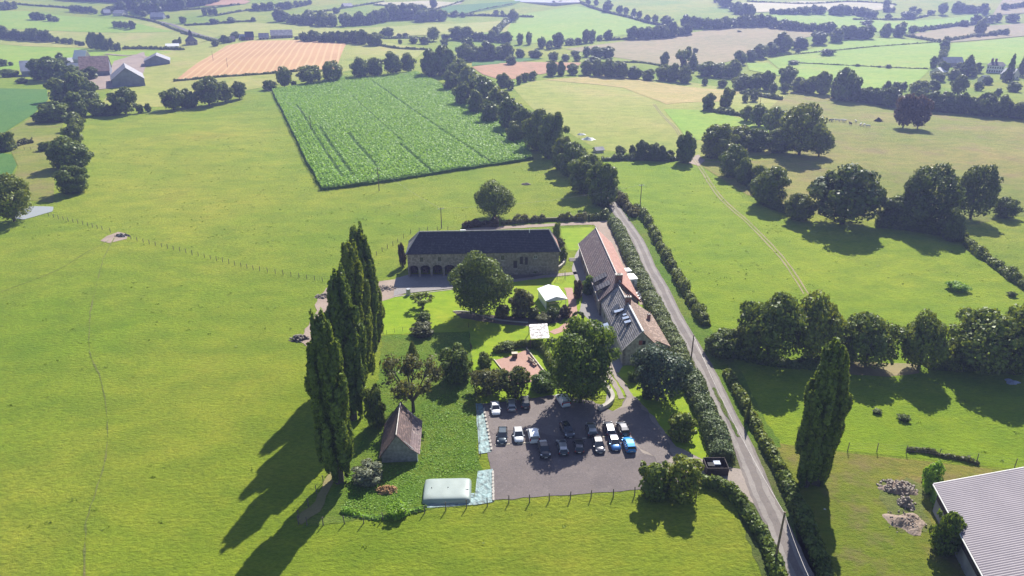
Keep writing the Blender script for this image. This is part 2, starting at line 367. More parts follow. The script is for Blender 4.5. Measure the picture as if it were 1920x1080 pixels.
patch('car_park_worn', [(907, 762), (915, 800), (925, 815), (985, 800), (1040, 818), (1100, 822), (1180, 828), (1215, 848), (1232, 868), (1262, 856), (1232, 800), (1192, 752), (1150, 772), (1112, 756), (1040, 744), (960, 752)], 'gravel2', 4.5, 0.5)
for q in () and ([(1300, 890), (1220, 885), (1120, 868), (1040, 862), (975, 880)], [(1262, 860), (1215, 850), (1150, 860), (1080, 890), (1060, 915)], [(1240, 830), (1210, 815), (1190, 790), (1180, 765)], [(960, 900), (940, 870), (945, 845)]):
    for o_ in (-0.75, 0.75): strip('tyre_track', q, 0.24, 'gravel2', 6, off=o_, jit=0.06)
strip('driveway', [(1134, 690), (1143, 706), (1158, 730), (1166, 748)], 1.0, 'drive', 5, jit=0.08)
strip('driveway', [(1142, 684), (1152, 700), (1170, 725), (1182, 745)], 1.1, 'drive', 5, jit=0.08)
strip('gravel_path', [(1112, 735), (1122, 705), (1142, 735), (1136, 765)], 0.9, 'yard', 5, jit=0.05)
patch('courtyard', [(1092, 455), (1098, 490), (1110, 525), (1128, 560), (1135, 600), (1152, 640), (1170, 684), (1160, 700), (1140, 690), (1128, 640), (1105, 600), (1086, 585), (1092, 560), (1082, 530), (1072, 505), (1078, 480)], 'yard', 4, 0.1)
strip('gravel_path', [(1082, 512), (1020, 519), (960, 527), (930, 531)], 1.7, 'drive', 4, jit=0.1)
strip('gravel_path', [(1066, 540), (1072, 565), (1074, 590), (1062, 612), (1035, 625)], 1.9, 'court', 4, jit=0.15)
patch('barn_yard', [(742, 522), (768, 515), (950, 514), (962, 527), (850, 541), (756, 551), (738, 556)], 'yard', 5, 0.05)
patch('dirt_yard', [(590, 572), (612, 540), (700, 530), (742, 524), (757, 552), (712, 566), (640, 600), (600, 600)], 'mud', 3, 0.4)
patch('dirt_track', [(560, 640), (590, 590), (600, 575), (618, 585), (600, 610), (575, 650)], 'mud', 4, 0.3)
strip('back_track', [(870, 432), (960, 426), (1050, 421), (1110, 419), (1146, 424)], 2.6, 'mud', 3, jit=0.2)
patch('back_yard', [(1108, 417), (1140, 414), (1160, 446), (1178, 490), (1200, 540), (1212, 570), (1200, 572), (1160, 490), (1130, 440)], 'mud', 4, 0.2)
patch('flowerbed', [(848, 584), (905, 590), (990, 596), (1030, 585), (1062, 590), (1050, 605), (990, 612), (930, 607), (865, 597)], 'soil', 4, 0.15)
patch('flowerbed', [(945, 526), (1000, 520), (1046, 508), (1056, 486), (1050, 500), (940, 505)], 'soil', 4, 0.15)
patch('boules_court', [(928, 676), (958, 668), (988, 656), (1024, 704), (1004, 716), (962, 722)], 'court', 5)
patch('membrane_strip', [(892, 757), (904, 757), (921, 848), (898, 852)], 'membrane', 5, 0.05)
patch('membrane_strip', [(896, 884), (924, 880), (924, 942), (888, 948)], 'membrane', 5, 0.05)
patch('membrane_strip', [(795, 930), (890, 925), (888, 947), (797, 953)], 'membrane', 4, 0.05)
patch('pond_water', [(20, 408), (46, 390), (60, 387), (100, 388), (98, 397), (80, 402), (45, 412)], 'water', 3, 0.2)
patch('mud_patch', [(188, 452), (200, 443), (222, 435), (240, 440), (238, 448), (205, 456)], 'mud', 3, 0.4)
patch('mud_patch', [(1285, 296), (1310, 290), (1322, 300), (1312, 312), (1290, 306)], 'mud', 3, 0.5)
patch('bare_ground', [(1500, 683), (1560, 676), (1640, 680), (1725, 682), (1722, 700), (1650, 706), (1560, 700)], 'trail', 3, 0.4)
patch('bare_ground', [(1650, 905), (1700, 895), (1735, 910), (1730, 960), (1748, 1000), (1690, 1000), (1660, 970)], 'faint', 3, 0.6)
patch('bare_ground', [(565, 985), (600, 960), (612, 930), (625, 905), (640, 880), (628, 870), (606, 905), (592, 940), (556, 972)], 'trail', 4, 0.3)
patch('farm_yard', [(165, 148), (200, 135), (215, 115), (270, 98), (275, 120), (265, 150), (220, 165), (170, 170)], 'mud', 3, 0.5)
for q, nm in (([(1226, 196), (1245, 220), (1262, 236), (1275, 255), (1296, 292), (1318, 322), (1335, 350), (1358, 378), (1400, 415), (1440, 455), (1475, 495), (1512, 552)], 1),
              ([(215, 446), (196, 480), (190, 500), (175, 560), (168, 600), (168, 650), (172, 672), (192, 720), (202, 800), (196, 870), (170, 950), (160, 1000), (160, 1100)], 0)):
    for s_ in (-0.55, 0.55) if nm else (0.0,):
        strip('cattle_trail', q, 0.4 if nm else 0.2, 'trail' if nm else 'faint', 3, off=s_, jit=0.12)
strip('cattle_trail', [(205, 450), (160, 475), (100, 510), (0, 548)], 0.2, 'faint', 3, jit=0.1)
strip('road', [(235, 30), (300, 42), (330, 50), (380, 68), (420, 78)], 5.0, 'road', 4)
strip('road', [(198, 102), (235, 105), (262, 104), (280, 112)], 4.0, 'mud', 4)
# ---------------------------------------------------------------- leaves, crowns, trees
def unit(a): return a/np.maximum(np.linalg.norm(a, axis=-1, keepdims=True), 1e-9)
def cards(C, Nr, size, jit=0.35, asp=1.0):
    """one bent quad leaf clump per centre C facing Nr -> V, F"""
    n = len(C); u = unit(np.cross(Nr, rng.normal(size=(n, 3)))); v = np.cross(Nr, u)
    s = size*(1+rng.uniform(-jit, jit, (n, 1)))*0.5
    u = u*s*asp; v = v*s; b = Nr*s*0.45
    V = np.stack([C-u-v*0.6, C+u*0.8-v+b, C+u+v*0.7, C-u*0.7+v+b], 1).reshape(-1, 3)
    return V, np.arange(4*n).reshape(n, 4)
def lobes_points(L, n, shell=(0.72, 1.06), keep_in=0.25):
    """L rows: cx,cy,cz,rx,rz ; points on the union of lumpy ellipsoids"""
    L = np.asarray(L); wgt = L[:, 3]*L[:, 4]; k = rng.choice(len(L), n, p=wgt/wgt.sum())
    d = unit(rng.normal(size=(n, 3))); rad = rng.uniform(*shell, (n, 1))
    sc = np.stack([L[k, 3], L[k, 3], L[k, 4]], 1)
    C = L[k, :3]+d*rad*sc; nr = unit(d/np.maximum(sc, 1e-6)*sc.mean())
    deep = np.zeros(n, bool)
    for q in L:
        e = (C-q[:3])/np.array([q[3], q[3], q[4]]); deep |= (e**2).sum(1) < 0.5
    keep = ~deep | (rng.random(n) < keep_in)
    nr = unit(nr+rng.normal(size=(n, 3))*0.42); return C[keep], nr[keep]
def limb_mesh(segs):
    mb = MB()
    for a, b_, r0, r1 in segs: mb.bar(a, b_, r0, r1, 5)
    me = bpy.data.meshes.new('trunk'); me.from_pydata(mb.v, [], mb.f); me.materials.append(M['bark']); return me
def proto(kind, seed=0, n=None, ls=None):
    """a crown mesh and a trunk mesh for a tree 10 m high and 10 m wide at its nominal size"""
    global rng
    rng = np.random.default_rng(100+seed*17+sum(map(ord, kind))); rnd = random.Random(seed*31+len(kind))
    L = []; segs = []
    if kind in ('round', 'hedge', 'bush'):
        z0 = {'round': 0.75, 'hedge': -0.1, 'bush': -0.3}[kind]; zc = (z0+10)/2; hz = (10-z0)/2
        for i in range({'round': 34, 'hedge': 30, 'bush': 18}[kind]):
            a = rnd.uniform(0, 6.283); u = rnd.uniform(-1, 1); rr = rnd.uniform(0.35, 1.0)**0.5
            h = math.sqrt(1-u*u)
            r = rnd.uniform(0.7, 1.7); rz = r*rnd.uniform(0.75, 1.0)
            x = math.cos(a)*h*rr*(5-r*0.85); y = math.sin(a)*h*rr*(5-r*0.85); z = zc+u*rr*(hz-rz*0.85)
            if kind != 'bush' and z < zc: x *= 0.92; y *= 0.92
            L.append((x, y, z, r, rz))
        L.append((rnd.uniform(-.6, .6), rnd.uniform(-.6, .6), zc, 2.9, hz*0.7))
        segs = [((0, 0, -0.6), (0.05, 0, z0+2.2), 0.42, 0.30)]
        for l in L[:7]: segs.append(((0.05, 0, z0+1.7), (l[0]*0.8, l[1]*0.8, max(l[2], z0+1.6)), 0.2, 0.06))
        n = n or 9000; ls = ls or 0.62
        L.append((0, 0, z0+2.6, 3.6, 2.5))
    elif kind == 'poplar':      # nominal 10 wide 10 high, stretched by scale later
        for i in range(95):
            z = 0.75+8.25*(i/94.0)**0.92; q = z/10
            prof = min(1.0, 0.28+q*3.3) if q < 0.22 else (1.0 if q < 0.5 else 1-((q-0.5)/0.5)**1.7*0.9)
            a = i*2.4+rnd.uniform(-.4, .4); rr = rnd.uniform(0.35, 1.0)*4.2*prof
            L.append((math.cos(a)*rr*0.9, math.sin(a)*rr*0.9, z+rnd.uniform(-.1, .25), rnd.uniform(0.62, 1.05)*(0.5+0.5*prof), rnd.uniform(0.55, 1.05)))
        L.append((0, 0, 4.6, 1.9, 4.0))
        segs = [((0, 0, -0.3), (0, 0, 1.0), 0.9, 0.8), ((0, 0, 0.99), (0, 0, 9.3), 0.8, 0.1)]
        n = n or 16000; ls = ls or 0.4
    elif kind == 'apple':
        tips = []
        for i in range(9):
            a = i*0.7+rnd.uniform(-.3, .3); e = Vector((math.cos(a)*rnd.uniform(1.5, 3.0), math.sin(a)*rnd.uniform(1.5, 3.0), rnd.uniform(4.5, 6.8)))
            segs.append(((0, 0, 2.2), e, 0.22, 0.12))
            for k in range(5):
                b_ = a+rnd.uniform(-.9, .9); f = e+Vector((math.cos(b_)*rnd.uniform(.8, 2.2), math.sin(b_)*rnd.uniform(.8, 2.2), rnd.uniform(-0.2, 2.6)))
                segs.append((e, f, 0.1, 0.03)); tips.append(f)
        for f in tips: L.append((f.x, f.y, f.z, rnd.uniform(0.9, 1.5), rnd.uniform(0.6, 1.1)))
        segs.append(((0, 0, -0.5), (0, 0, 2.3), 0.36, 0.27)); n = n or 2600; ls = ls or 0.42
    elif kind == 'conifer':
        for i in range(34):
            q = i/33.0; z = 0.9+q*8.7; rr = (1-q)**0.85*3.4+0.25; a = i*2.4
            L.append((math.cos(a)*rr*0.85, math.sin(a)*rr*0.85, z-0.2*rr*0.4, 0.45+0.42*rr, 0.5+0.16*rr))
        L.append((0, 0, 4.5, 2.1, 4.0)); segs = [((0, 0, -0.5), (0, 0, 9.9), 0.4, 0.05)]; n = n or 7000; ls = ls or 0.5
    C, Nr = lobes_points(L, n, keep_in=0.2 if kind != 'apple' else 1.0, shell=(0.70, 1.10) if kind != 'apple' else (0.1, 1.1))
    if kind == 'poplar':                       # upswept leaves; squash sizes back for the later stretch
        Nr = unit(Nr*np.array([1, 1, 0.35])); u = unit(np.cross(Nr, rng.normal(size=Nr.shape)))
    mx = np.percentile(np.abs(C[:, :2]), 99.5, axis=0); C[:, :2] *= 5/mx
    C[:, 2] = C[:, 2]*(10/np.percentile(C[:, 2], 99.7))
    V, F = cards(C, Nr, ls)
    return V, F, segs
_pc = {}
def protomesh(kind, seed, n, ls, sxy, sz):
    """mesh data scaled so that leaf clumps keep their size whatever the tree's shape"""
    V, F, segs = proto(kind, seed, n, ls); nq = len(F)
    V = V.reshape(nq, 4, 3); C = V.mean(1, keepdims=True)
    V = C*np.array([sxy, sxy, sz])+(V-C)
    tr = limb_mesh([((a[0]*sxy, a[1]*sxy, a[2]*sz), (b_[0]*sxy, b_[1]*sxy, b_[2]*sz), r0, r1) for a, b_, r0, r1 in segs])
    return mesh_np('crown', V.reshape(-1, 3), F, LM['mid']), tr, (V, F)
VARIANTS = {'round': 5, 'hedge': 4, 'bush': 4, 'conifer': 2, 'apple': 2, 'poplar': 3}
NAMES = {'round': 'broadleaf_tree', 'hedge': 'hedgerow_tree', 'bush': 'bush', 'conifer': 'conifer_tree', 'apple': 'fruit_tree', 'poplar': 'poplar_tree'}
CATS = {'round': 'tree', 'hedge': 'tree', 'bush': 'bush', 'conifer': 'tree', 'apple': 'tree', 'poplar': 'poplar'}
CLEAR = {'round': 0.06, 'hedge': 0.0, 'bush': 0.0, 'conifer': 0.02, 'apple': 0.12, 'poplar': 0.0}
SPECS = []      # gathered first, so that the smallest beyond 300 can be merged
def solve_box(bx, yb, wpx, hpx, clear=0.0):
    """ground point, width and height of a crown whose outline fills the given pixel box"""
    yc = yb-hpx/2; zc = 4.0
    for _ in range(6):
        p = G(bx, yc, zc); c = Vector((p.x, p.y, p.z+zc)); s = FPX/axial(c); ph = math.atan2(CAM_H-c.z, math.hypot(c.x, c.y))
        a = wpx/2/s; q = (hpx/2/s)**2-(a*0.95*math.sin(ph))**2
        b_ = math.sqrt(max(q, (0.42*a)**2))/math.cos(ph); zc = b_*(1+clear)
    return p, 2*a, 2*b_*(1+clear/2)
def T(kind, bx, yb, w_, h_, label, leaf=None, group=None, hero=0, seed=None, cat=None, name=None):
    SPECS.append(dict(kind=kind, bx=bx, yb=yb, w=w_, h=h_, label=label, leaf=leaf, group=group, hero=hero, seed=seed, cat=cat, name=name))
def ordn(i):
    return {1: 'first', 2: 'second', 3: 'third', 4: 'fourth', 5: 'fifth', 6: 'sixth', 7: 'seventh', 8: 'eighth', 9: 'ninth', 10: 'tenth'}.get(i, '%dth' % i if i % 10 not in (1, 2, 3) or i in (11, 12, 13) else '%d%s' % (i, {1: 'st', 2: 'nd', 3: 'rd'}[i % 10]))
def ROWP(desc, kind, items, leaf=None, noun='tree'):
    """items: (x, yb, w, h) of every tree in one row; labels count from the left"""
    items = sorted(items, key=lambda q: q[0]); hs = [q[3] for q in items]; md = sorted(hs)[len(hs)//2]
    for i, q in enumerate(items):
        adj = 'tall' if q[3] > md*1.18 else ('low' if q[3] < md*0.82 else ('broad' if q[2] > q[3]*1.25 else 'rounded'))
        if len(items) == 1: lab = '%s dark green %s %s' % (adj, noun, desc)
        else: lab = '%s %s, %s from the left %s' % (adj, noun, ordn(i+1), desc)
        T(q[4] if len(q) > 4 else kind, q[0], q[1], q[2], q[3], lab, leaf, '%ss %s' % (noun, desc))
def ROW(desc, line, h0, h1, wr=0.95, step=0.75, kind='hedge', leaf=None, noun='tree', jit=0.3):
    out = []; rnd = random.Random(desc)
    d = [0.0]
    for a, b_ in zip(line, line[1:]): d.append(d[-1]+math.dist(a, b_))
    s = 0.0
    while s <= d[-1]:
        i = min(max(bisect.bisect(d, s)-1, 0), len(line)-2); t_ = (s-d[i])/max(d[i+1]-d[i], 1e-6); q = s/max(d[-1], 1)
        h_ = (h0+(h1-h0)*q)*rnd.uniform(1-jit, 1+jit); w_ = h_*wr*rnd.uniform(0.85, 1.25)
        out.append((line[i][0]+(line[i+1][0]-line[i][0])*t_, line[i][1]+(line[i+1][1]-line[i][1])*t_+rnd.uniform(-.6, .6), w_, h_))
        s += w_*step
    ROWP(desc, kind, out, leaf, noun)
# --- near and middle trees, each with its own words: (centre x, bottom y, width, height) of its outline in the photo
H1 = 1
T('round', 927, 408, 74, 68, 'round tree standing alone in the meadow behind the slate barn', 'mid', hero=1)
T('round', 901, 592, 114, 122, 'big leafy tree in front of the middle of the long slate barn', 'mid', hero=2, seed=1)
T('bush', 977, 594, 46, 54, 'olive green dense small tree between the big garden tree and the white marquee', 'olive', hero=1, cat='tree')
T('round', 1091, 758, 132, 158, 'largest tree of the garden, over the top edge of the car park', 'vivid', hero=2, seed=2)
T('round', 1237, 752, 100, 104, 'bluish dark tree in front of the stone gable of the farmhouse', 'blue', hero=2)
T('bush', 1279, 826, 54, 54, 'small dark tree on the lawn between the car park and the lane hedge', 'mid', hero=1, cat='tree')
T('bush', 1228, 935, 62, 72, 'left half of the clipped dark tree clump at the car park entrance', 'mid', 'clipped trees at the car park entrance', 2, cat='tree')
T('bush', 1277, 936, 72, 80, 'right half of the clipped dark tree clump at the car park entrance', 'mid', 'clipped trees at the car park entrance', 2, cat='tree', seed=2)
T('apple', 772, 776, 116, 106, 'old thin crowned fruit tree with bare limbs behind the small barn', 'olive', hero=1)
T('bush', 855, 716, 64, 66, 'dense dark bushy tree in the rough orchard left of the garden fence', 'mid', hero=1, cat='tree')
T('apple', 792, 580, 44, 30, 'young fruit tree on the lawn nearest the barn yard', 'mid', 'young fruit trees on the lawn')
T('bush', 793, 606, 30, 22, 'young fruit tree in the middle of three on the lawn', 'mid', 'young fruit trees on the lawn', cat='tree')
T('bush', 792, 632, 46, 28, 'young fruit tree by the low fence below the lawn', 'olive', 'young fruit trees on the lawn', cat='tree')
T('conifer', 773, 672, 24, 32, 'small dark cone shaped tree in the orchard above the old fruit tree', 'dark')
T('round', 915, 742, 68, 54, 'spreading olive tree left above the white car', 'olive', hero=1)
T('round', 966, 745, 54, 58, 'rounded tree in front of the boules court', 'light', hero=1)
T('bush', 909, 690, 30, 30, 'small round shrub on the lawn left of the boules court', 'mid')
T('bush', 1018, 735, 54, 38, 'pale green broad shrub below the right corner of the boules court', 'vivid')
T('bush', 1105, 552, 30, 36, 'green tree against the courtyard wall of the long house', 'vivid', cat='tree')
T('bush', 1044, 446, 16, 28, 'tall shrub at the back corner of the slate barn', 'mid')
T('bush', 1051, 466, 18, 20, 'middle shrub at the tiled end of the slate barn', 'olive')
T('bush', 1056, 490, 17, 26, 'lowest shrub at the tiled end of the slate barn', 'mid')
T('bush', 754, 500, 14, 44, 'dark reddish climber on the left end of the slate barn', 'rust')
T('bush', 1037, 598, 26, 24, 'dark round shrub below the white marquee', 'dark')
T('bush', 1060, 596, 24, 24, 'russet shrub right of the marquee beside the pink path', 'rust')
T('bush', 1083, 560, 18, 34, 'narrow russet shrub beside the courtyard', 'rust')
T('bush', 942, 596, 28, 26, 'yellow green shrub at the foot of the big garden tree', 'olive')
T('bush', 1000, 598, 26, 24, 'light shrub in the bed left of the marquee', 'light')
T('bush', 1020, 604, 34, 16, 'low spreading shrub above the flat white canopy', 'olive')
T('bush', 965, 510, 26, 14, 'low shrub in the left part of the barn flowerbed', 'mid')
T('bush', 1003, 512, 26, 14, 'low yellowish shrub in the middle of the barn flowerbed', 'light')
T('bush', 1022, 497, 16, 22, 'dark shrub against the right part of the barn wall', 'dark')
T('bush', 1012, 498, 14, 14, 'small dark shrub beside the barn window', 'dark')
T('bush', 1090, 625, 30, 22, 'bright shrub below the garden arch', 'vivid')
T('bush', 1187, 716, 22, 22, 'yellow green shrub at the corner of the gravel forecourt', 'vivid')
T('bush', 1214, 748, 24, 22, 'yellow green shrub under the bluish dark tree', 'light')
T('bush', 1272, 726, 28, 42, 'green shrub between the bluish dark tree and the lane hedge', 'vivid')
T('bush', 690, 905, 62, 36, 'grey green sprawling bramble in front of the small barn', 'silver')
T('bush', 703, 800, 40, 74, 'dark shrub against the shaded side of the small barn', 'dark')
T('bush', 745, 962, 44, 14, 'low leafy bush on the wire fence left of the water tank', 'weed')
T('bush', 950, 660, 34, 22, 'clipped dark shrub over the top edge of the boules court', 'mid')
T('conifer', 1404, 792, 11, 44, 'slim cone shaped tree on the field hedge beside the lane', 'dark')
T('bush', 1750, 925, 34, 60, 'bush against the left end of the ribbed shed', 'weed')
T('bush', 1778, 1040, 56, 84, 'green bush along the wall of the ribbed shed', 'vivid')
T('bush', 1695, 790, 22, 14, 'small dark tuft of a bush in the bottom right paddock', 'mid')
T('bush', 1645, 776, 16, 9, 'smallest dark tuft in the bottom right paddock', 'mid')
T('bush', 1797, 543, 36, 14, 'dark nettle patch in the right hand field', 'weed')
T('bush', 1898, 556, 16, 10, 'small nettle tuft near the field hedge on the right', 'weed')
# --- the tree belts of the middle distance
ROWP('in the row above the right hand paddock', 'round', [(1357, 668, 70, 52, 'hedge'), (1446, 684, 108, 134), (1531, 678, 100, 126), (1634, 690, 104, 104), (1736, 696, 88, 112), (1846, 700, 118, 118), (1922, 705, 110, 134), (1400, 672, 60, 60, 'hedge'), (1583, 680, 52, 50, 'hedge'), (1790, 694, 56, 60, 'hedge')], 'mid')
ROWP('in the dark belt across the right hand fields', 'round', [(1501, 413, 52, 50, 'hedge'), (1590, 420, 132, 112), (1682, 425, 56, 60, 'hedge'), (1745, 425, 96, 112), (1714, 430, 70, 70, 'hedge'), (1833, 410, 66, 98), (1888, 408, 42, 38, 'bush'), (1790, 452, 44, 60, 'hedge')], 'dark')
ROWP('in the clump beside the cattle trail gap', 'hedge', [(1286, 305, 36, 56), (1347, 296, 66, 62), (1385, 282, 54, 46), (1420, 284, 46, 42), (1460, 286, 50, 42), (1376, 332, 52, 58), (1397, 345, 34, 48), (1446, 384, 66, 72), (1426, 350, 36, 40)], 'mid')
ROWP('in the big clump left of the cows', 'round', [(1506, 288, 86, 92), (1540, 292, 46, 54), (1455, 250, 46, 48), (1425, 236, 36, 40), (1402, 226, 26, 28)], 'mid')
ROWP('in the short hedge right of the gold field', 'bush', [(1329, 206, 24, 30), (1362, 200, 24, 34), (1414, 190, 16, 22), (1398, 192, 12, 16)], 'dark')
ROWP('standing alone in the pasture beside the cows', 'round', [(1700, 238, 38, 60), (1727, 240, 34, 58)], 'rust', 'dark red tree')
ROWP('in the hedge below the pale field', 'hedge', [(1163, 290, 20, 16), (1186, 293, 14, 20), (1204, 300, 22, 36), (1227, 301, 28, 32), (1241, 302, 18, 28), (1256, 298, 16, 17)], 'dark', 'bush')
ROWP('in the big hedgerow beside the maize field', 'hedge', [(806, 142, 36, 48), (832, 140, 44, 52), (858, 158, 40, 46), (845, 170, 30, 36), (880, 176, 42, 48), (868, 198, 34, 42), (905, 200, 44, 54), (893, 214, 34, 44), (932, 222, 46, 56), (918, 232, 34, 40), (958, 244, 46, 58), (985, 262, 46, 58), (966, 268, 36, 40), (1008, 282, 52, 74), (1036, 296, 58, 82), (1055, 318, 44, 60), (1072, 330, 50, 62), (1086, 330, 46, 56), (1098, 362, 66, 72), (1131, 385, 60, 78)], 'mid')
ROWP('in the belt between the two farms on the left', 'hedge', [(98, 150, 48, 42), (72, 148, 36, 36), (132, 158, 44, 34), (112, 190, 44, 42), (142, 188, 46, 50), (166, 190, 34, 36), (102, 228, 46, 36), (140, 220, 40, 46), (160, 206, 36, 36), (78, 230, 34, 20), (140, 246, 30, 34), (137, 268, 32, 36), (128, 316, 72, 58), (133, 362, 56, 50), (87, 282, 30, 17, 'bush'), (14, 414, 78, 84, 'round'), (12, 282, 32, 34, 'bush'), (184, 216, 36, 28)], 'mid')
ROWP('in the hedge above the left meadow', 'round', [(231, 212, 46, 46), (262, 212, 13, 16, 'bush'), (277, 210, 12, 16, 'bush'), (322, 205, 42, 38), (352, 202, 34, 34, 'hedge'), (388, 196, 52, 50), (419, 190, 34, 36), (447, 184, 26, 30), (207, 216, 34, 18, 'bush')], 'dark')
ROWP('along the top edge of the maize field', 'round', [(505, 168, 26, 18, 'bush'), (532, 162, 30, 36), (551, 162, 10, 10, 'bush'), (581, 156, 46, 32), (623, 152, 36, 36), (674, 146, 34, 38), (702, 143, 34, 34), (736, 138, 38, 40), (764, 134, 30, 34)], 'mid')
# --- the far country
ROW('in the hedge at the top left edge', [(-6, 20), (26, 16)], 16, 14)
ROW('in the short line under the far wood', [(135, 21), (178, 25)], 11, 11)
ROWP('round the little farm under the far wood', 'hedge', [(196, 27, 14, 11), (205, 22, 12, 10), (216, 22, 12, 9), (268, 30, 16, 9), (303, 34, 7, 6), (315, 34, 7, 6)])
ROWP('alone in a clump on the far left hillside', 'hedge', [(62, 37, 12, 14), (70, 38, 13, 15), (80, 38, 12, 12), (93, 40, 12, 13), (104, 41, 11, 10)])
ROWP('in the small group above the church farm meadow', 'round', [(216, 51, 10, 11), (225, 52, 12, 12), (236, 53, 11, 12), (247, 54, 13, 15)])
ROW('in the hedgerow above the left farm', [(-2, 70), (30, 74), (92, 78)], 18, 17, 0.85, 0.62)
ROW('in the thin hedge leading to the tall clump', [(97, 79), (160, 87)], 10, 10, 0.9, 0.9)
ROWP('in the tall clump above the left farm', 'hedge', [(170, 90, 16, 28), (180, 92, 15, 30), (190, 93, 16, 30), (199, 94, 12, 20), (208, 94, 9, 22), (217, 95, 9, 13), (223, 95, 6, 15)])
ROWP('scattered in the far centre left fields', 'round', [(342, 43, 12, 12), (401, 45, 18, 10), (433, 42, 14, 10), (475, 40, 8, 8), (403, 86, 14, 12), (420, 80, 14, 14), (383, 28, 11, 14), (394, 27, 11, 11), (403, 28, 10, 12), (630, 24, 14, 10), (813, 14, 14, 16)])
ROW('in the topmost hedge left of centre', [(480, 19), (512, 18), (545, 15), (580, 8)], 13, 10, 1.1, 0.85)
ROW('in the long row below the top fields', [(524, 40), (546, 44), (582, 46), (634, 50)], 21, 24, 0.9, 0.62)
ROW('in the thick row right of the gap', [(647, 48), (690, 46), (724, 38), (775, 34)], 20, 22, 0.95, 0.62)
ROW('in the thick row behind the gap', [(732, 28), (800, 24)], 16, 16, 1.0, 0.7)
ROW('at the right end of the thick row', [(782, 40), (832, 38)], 17, 20, 1.0, 0.7)
ROWP('in the hedge below the grey green field', 'round', [(852, 31, 14, 11), (868, 32, 10, 9), (930, 28, 12, 9), (942, 28, 8, 8), (963, 40, 20, 22), (947, 46, 10, 12), (938, 56, 12, 12), (928, 64, 12, 14)])
ROW('in the row behind the stubble field', [(568, 77), (600, 78), (650, 80), (706, 85)], 15, 22, 0.95, 0.66)
ROWP('in the orchard behind the stubble field', 'round', [(716, 70, 14, 12), (728, 70, 20, 18), (748, 71, 10, 8), (760, 70, 12, 8), (775, 81, 16, 12), (796, 82, 20, 13), (812, 76, 24, 24), (835, 74, 16, 10), (833, 86, 14, 12), (750, 82, 8, 8)])
ROW('in the row left of the sloping hedge', [(856, 74), (898, 76), (958, 80)], 20, 16, 1.0, 0.66)
ROW('in the clump behind the big hedgerow', [(868, 112), (888, 114), (910, 112), (954, 110)], 27, 28, 1.0, 0.55)
ROWP('above the small green crop', 'bush', [(877, 92, 22, 20), (975, 108, 18, 16), (958, 121, 20, 18)])
ROWP('between the far fields right of centre', 'hedge', [(975, 83, 12, 20), (992, 83, 11, 22), (1015, 90, 16, 20), (1030, 92, 14, 16), (1046, 88, 22, 26), (1068, 84, 20, 12), (1084, 83, 16, 12), (1098, 80, 14, 24), (1110, 79, 14, 22), (1124, 76, 14, 10), (1140, 74, 18, 17)])
ROW('in the row over the wide brown field', [(1186, 73), (1240, 71), (1290, 64)], 22, 20, 1.0, 0.7)
ROW('in the upper row over the wide brown field', [(1288, 50), (1340, 54), (1380, 50), (1450, 48)], 22, 17, 0.95, 0.62)
ROWP('along the sloping top hedge', 'round', [(1103, 8, 10, 9), (1118, 9, 10, 10), (1139, 21, 20, 20), (1162, 24, 14, 13), (1174, 25, 11, 11), (1188, 32, 11, 15), (1199, 33, 11, 12), (1214, 41, 12, 13), (1229, 43, 12, 15), (1250, 47, 22, 17)])
ROW('in the dense strip at the top edge', [(1345, 4), (1368, 16), (1395, 30), (1412, 32)], 18, 18, 1.0, 0.6)
ROW('in the topmost right hedge', [(1448, 27), (1500, 27), (1550, 27)], 9, 15, 1.1, 0.8)
ROW('in the thick topmost right row', [(1562, 28), (1600, 28), (1645, 36)], 18, 17, 1.05, 0.7)
ROWP('scattered along the upper right edge', 'round', [(1663, 16, 12, 16), (1664, 22, 16, 10), (1675, 22, 8, 8), (1666, 36, 12, 10), (1705, 35, 28, 14), (1712, 22, 12, 10), (1723, 24, 10, 8), (1746, 27, 14, 8), (1769, 26, 18, 20), (1848, 28, 10, 12), (1872, 40, 12, 15), (1900, 40, 24, 14), (1858, 42, 18, 14), (1833, 44, 22, 16)])
ROW('in the row at the top right', [(1790, 22), (1850, 24)], 16, 15, 1.1, 0.7)
ROW('in the last row at the top right corner', [(1885, 18), (1925, 12)], 11, 11, 1.1, 0.8)
ROW('in the hedgerow above the bright fields', [(1450, 52), (1500, 57), (1572, 62)], 16, 18, 1.0, 0.66)
ROW('in the dark row behind the lime field', [(1582, 72), (1640, 72)], 21, 22, 1.0, 0.62)
ROWP('around the two brown fields at right', 'hedge', [(1662, 69, 22, 24), (1686, 69, 24, 22), (1693, 62, 12, 20), (1712, 62, 14, 14), (1730, 60, 12, 9), (1808, 50, 20, 12), (1840, 62, 22, 26), (1887, 66, 11, 12), (1752, 56, 9, 6), (1776, 53, 9, 6)])
ROWP('between the brown and the lime fields', 'hedge', [(1388, 120, 24, 24), (1408, 114, 22, 20), (1427, 108, 26, 24), (1447, 102, 24, 22), (1469, 96, 32, 34), (1502, 90, 32, 20), (1537, 82, 28, 22), (1570, 78, 26, 24)])
ROWP('in the belt above the gold field', 'hedge', [(1325, 142, 34, 26), (1352, 145, 34, 26), (1375, 146, 30, 32), (1300, 130, 24, 30, 'conifer'), (1280, 128, 28, 38, 'apple'), (1390, 168, 34, 28), (1416, 168, 32, 30), (1440, 168, 26, 34), (1478, 162, 32, 36), (1450, 176, 15, 20), (1472, 174, 14, 18), (1500, 172, 30, 26), (1520, 174, 26, 30), (1545, 176, 30, 40), (1588, 188, 44, 58), (1570, 184, 24, 36), (1618, 188, 30, 22), (1322, 160, 12, 14, 'bush'), (1354, 164, 18, 15, 'bush')], 'mid')
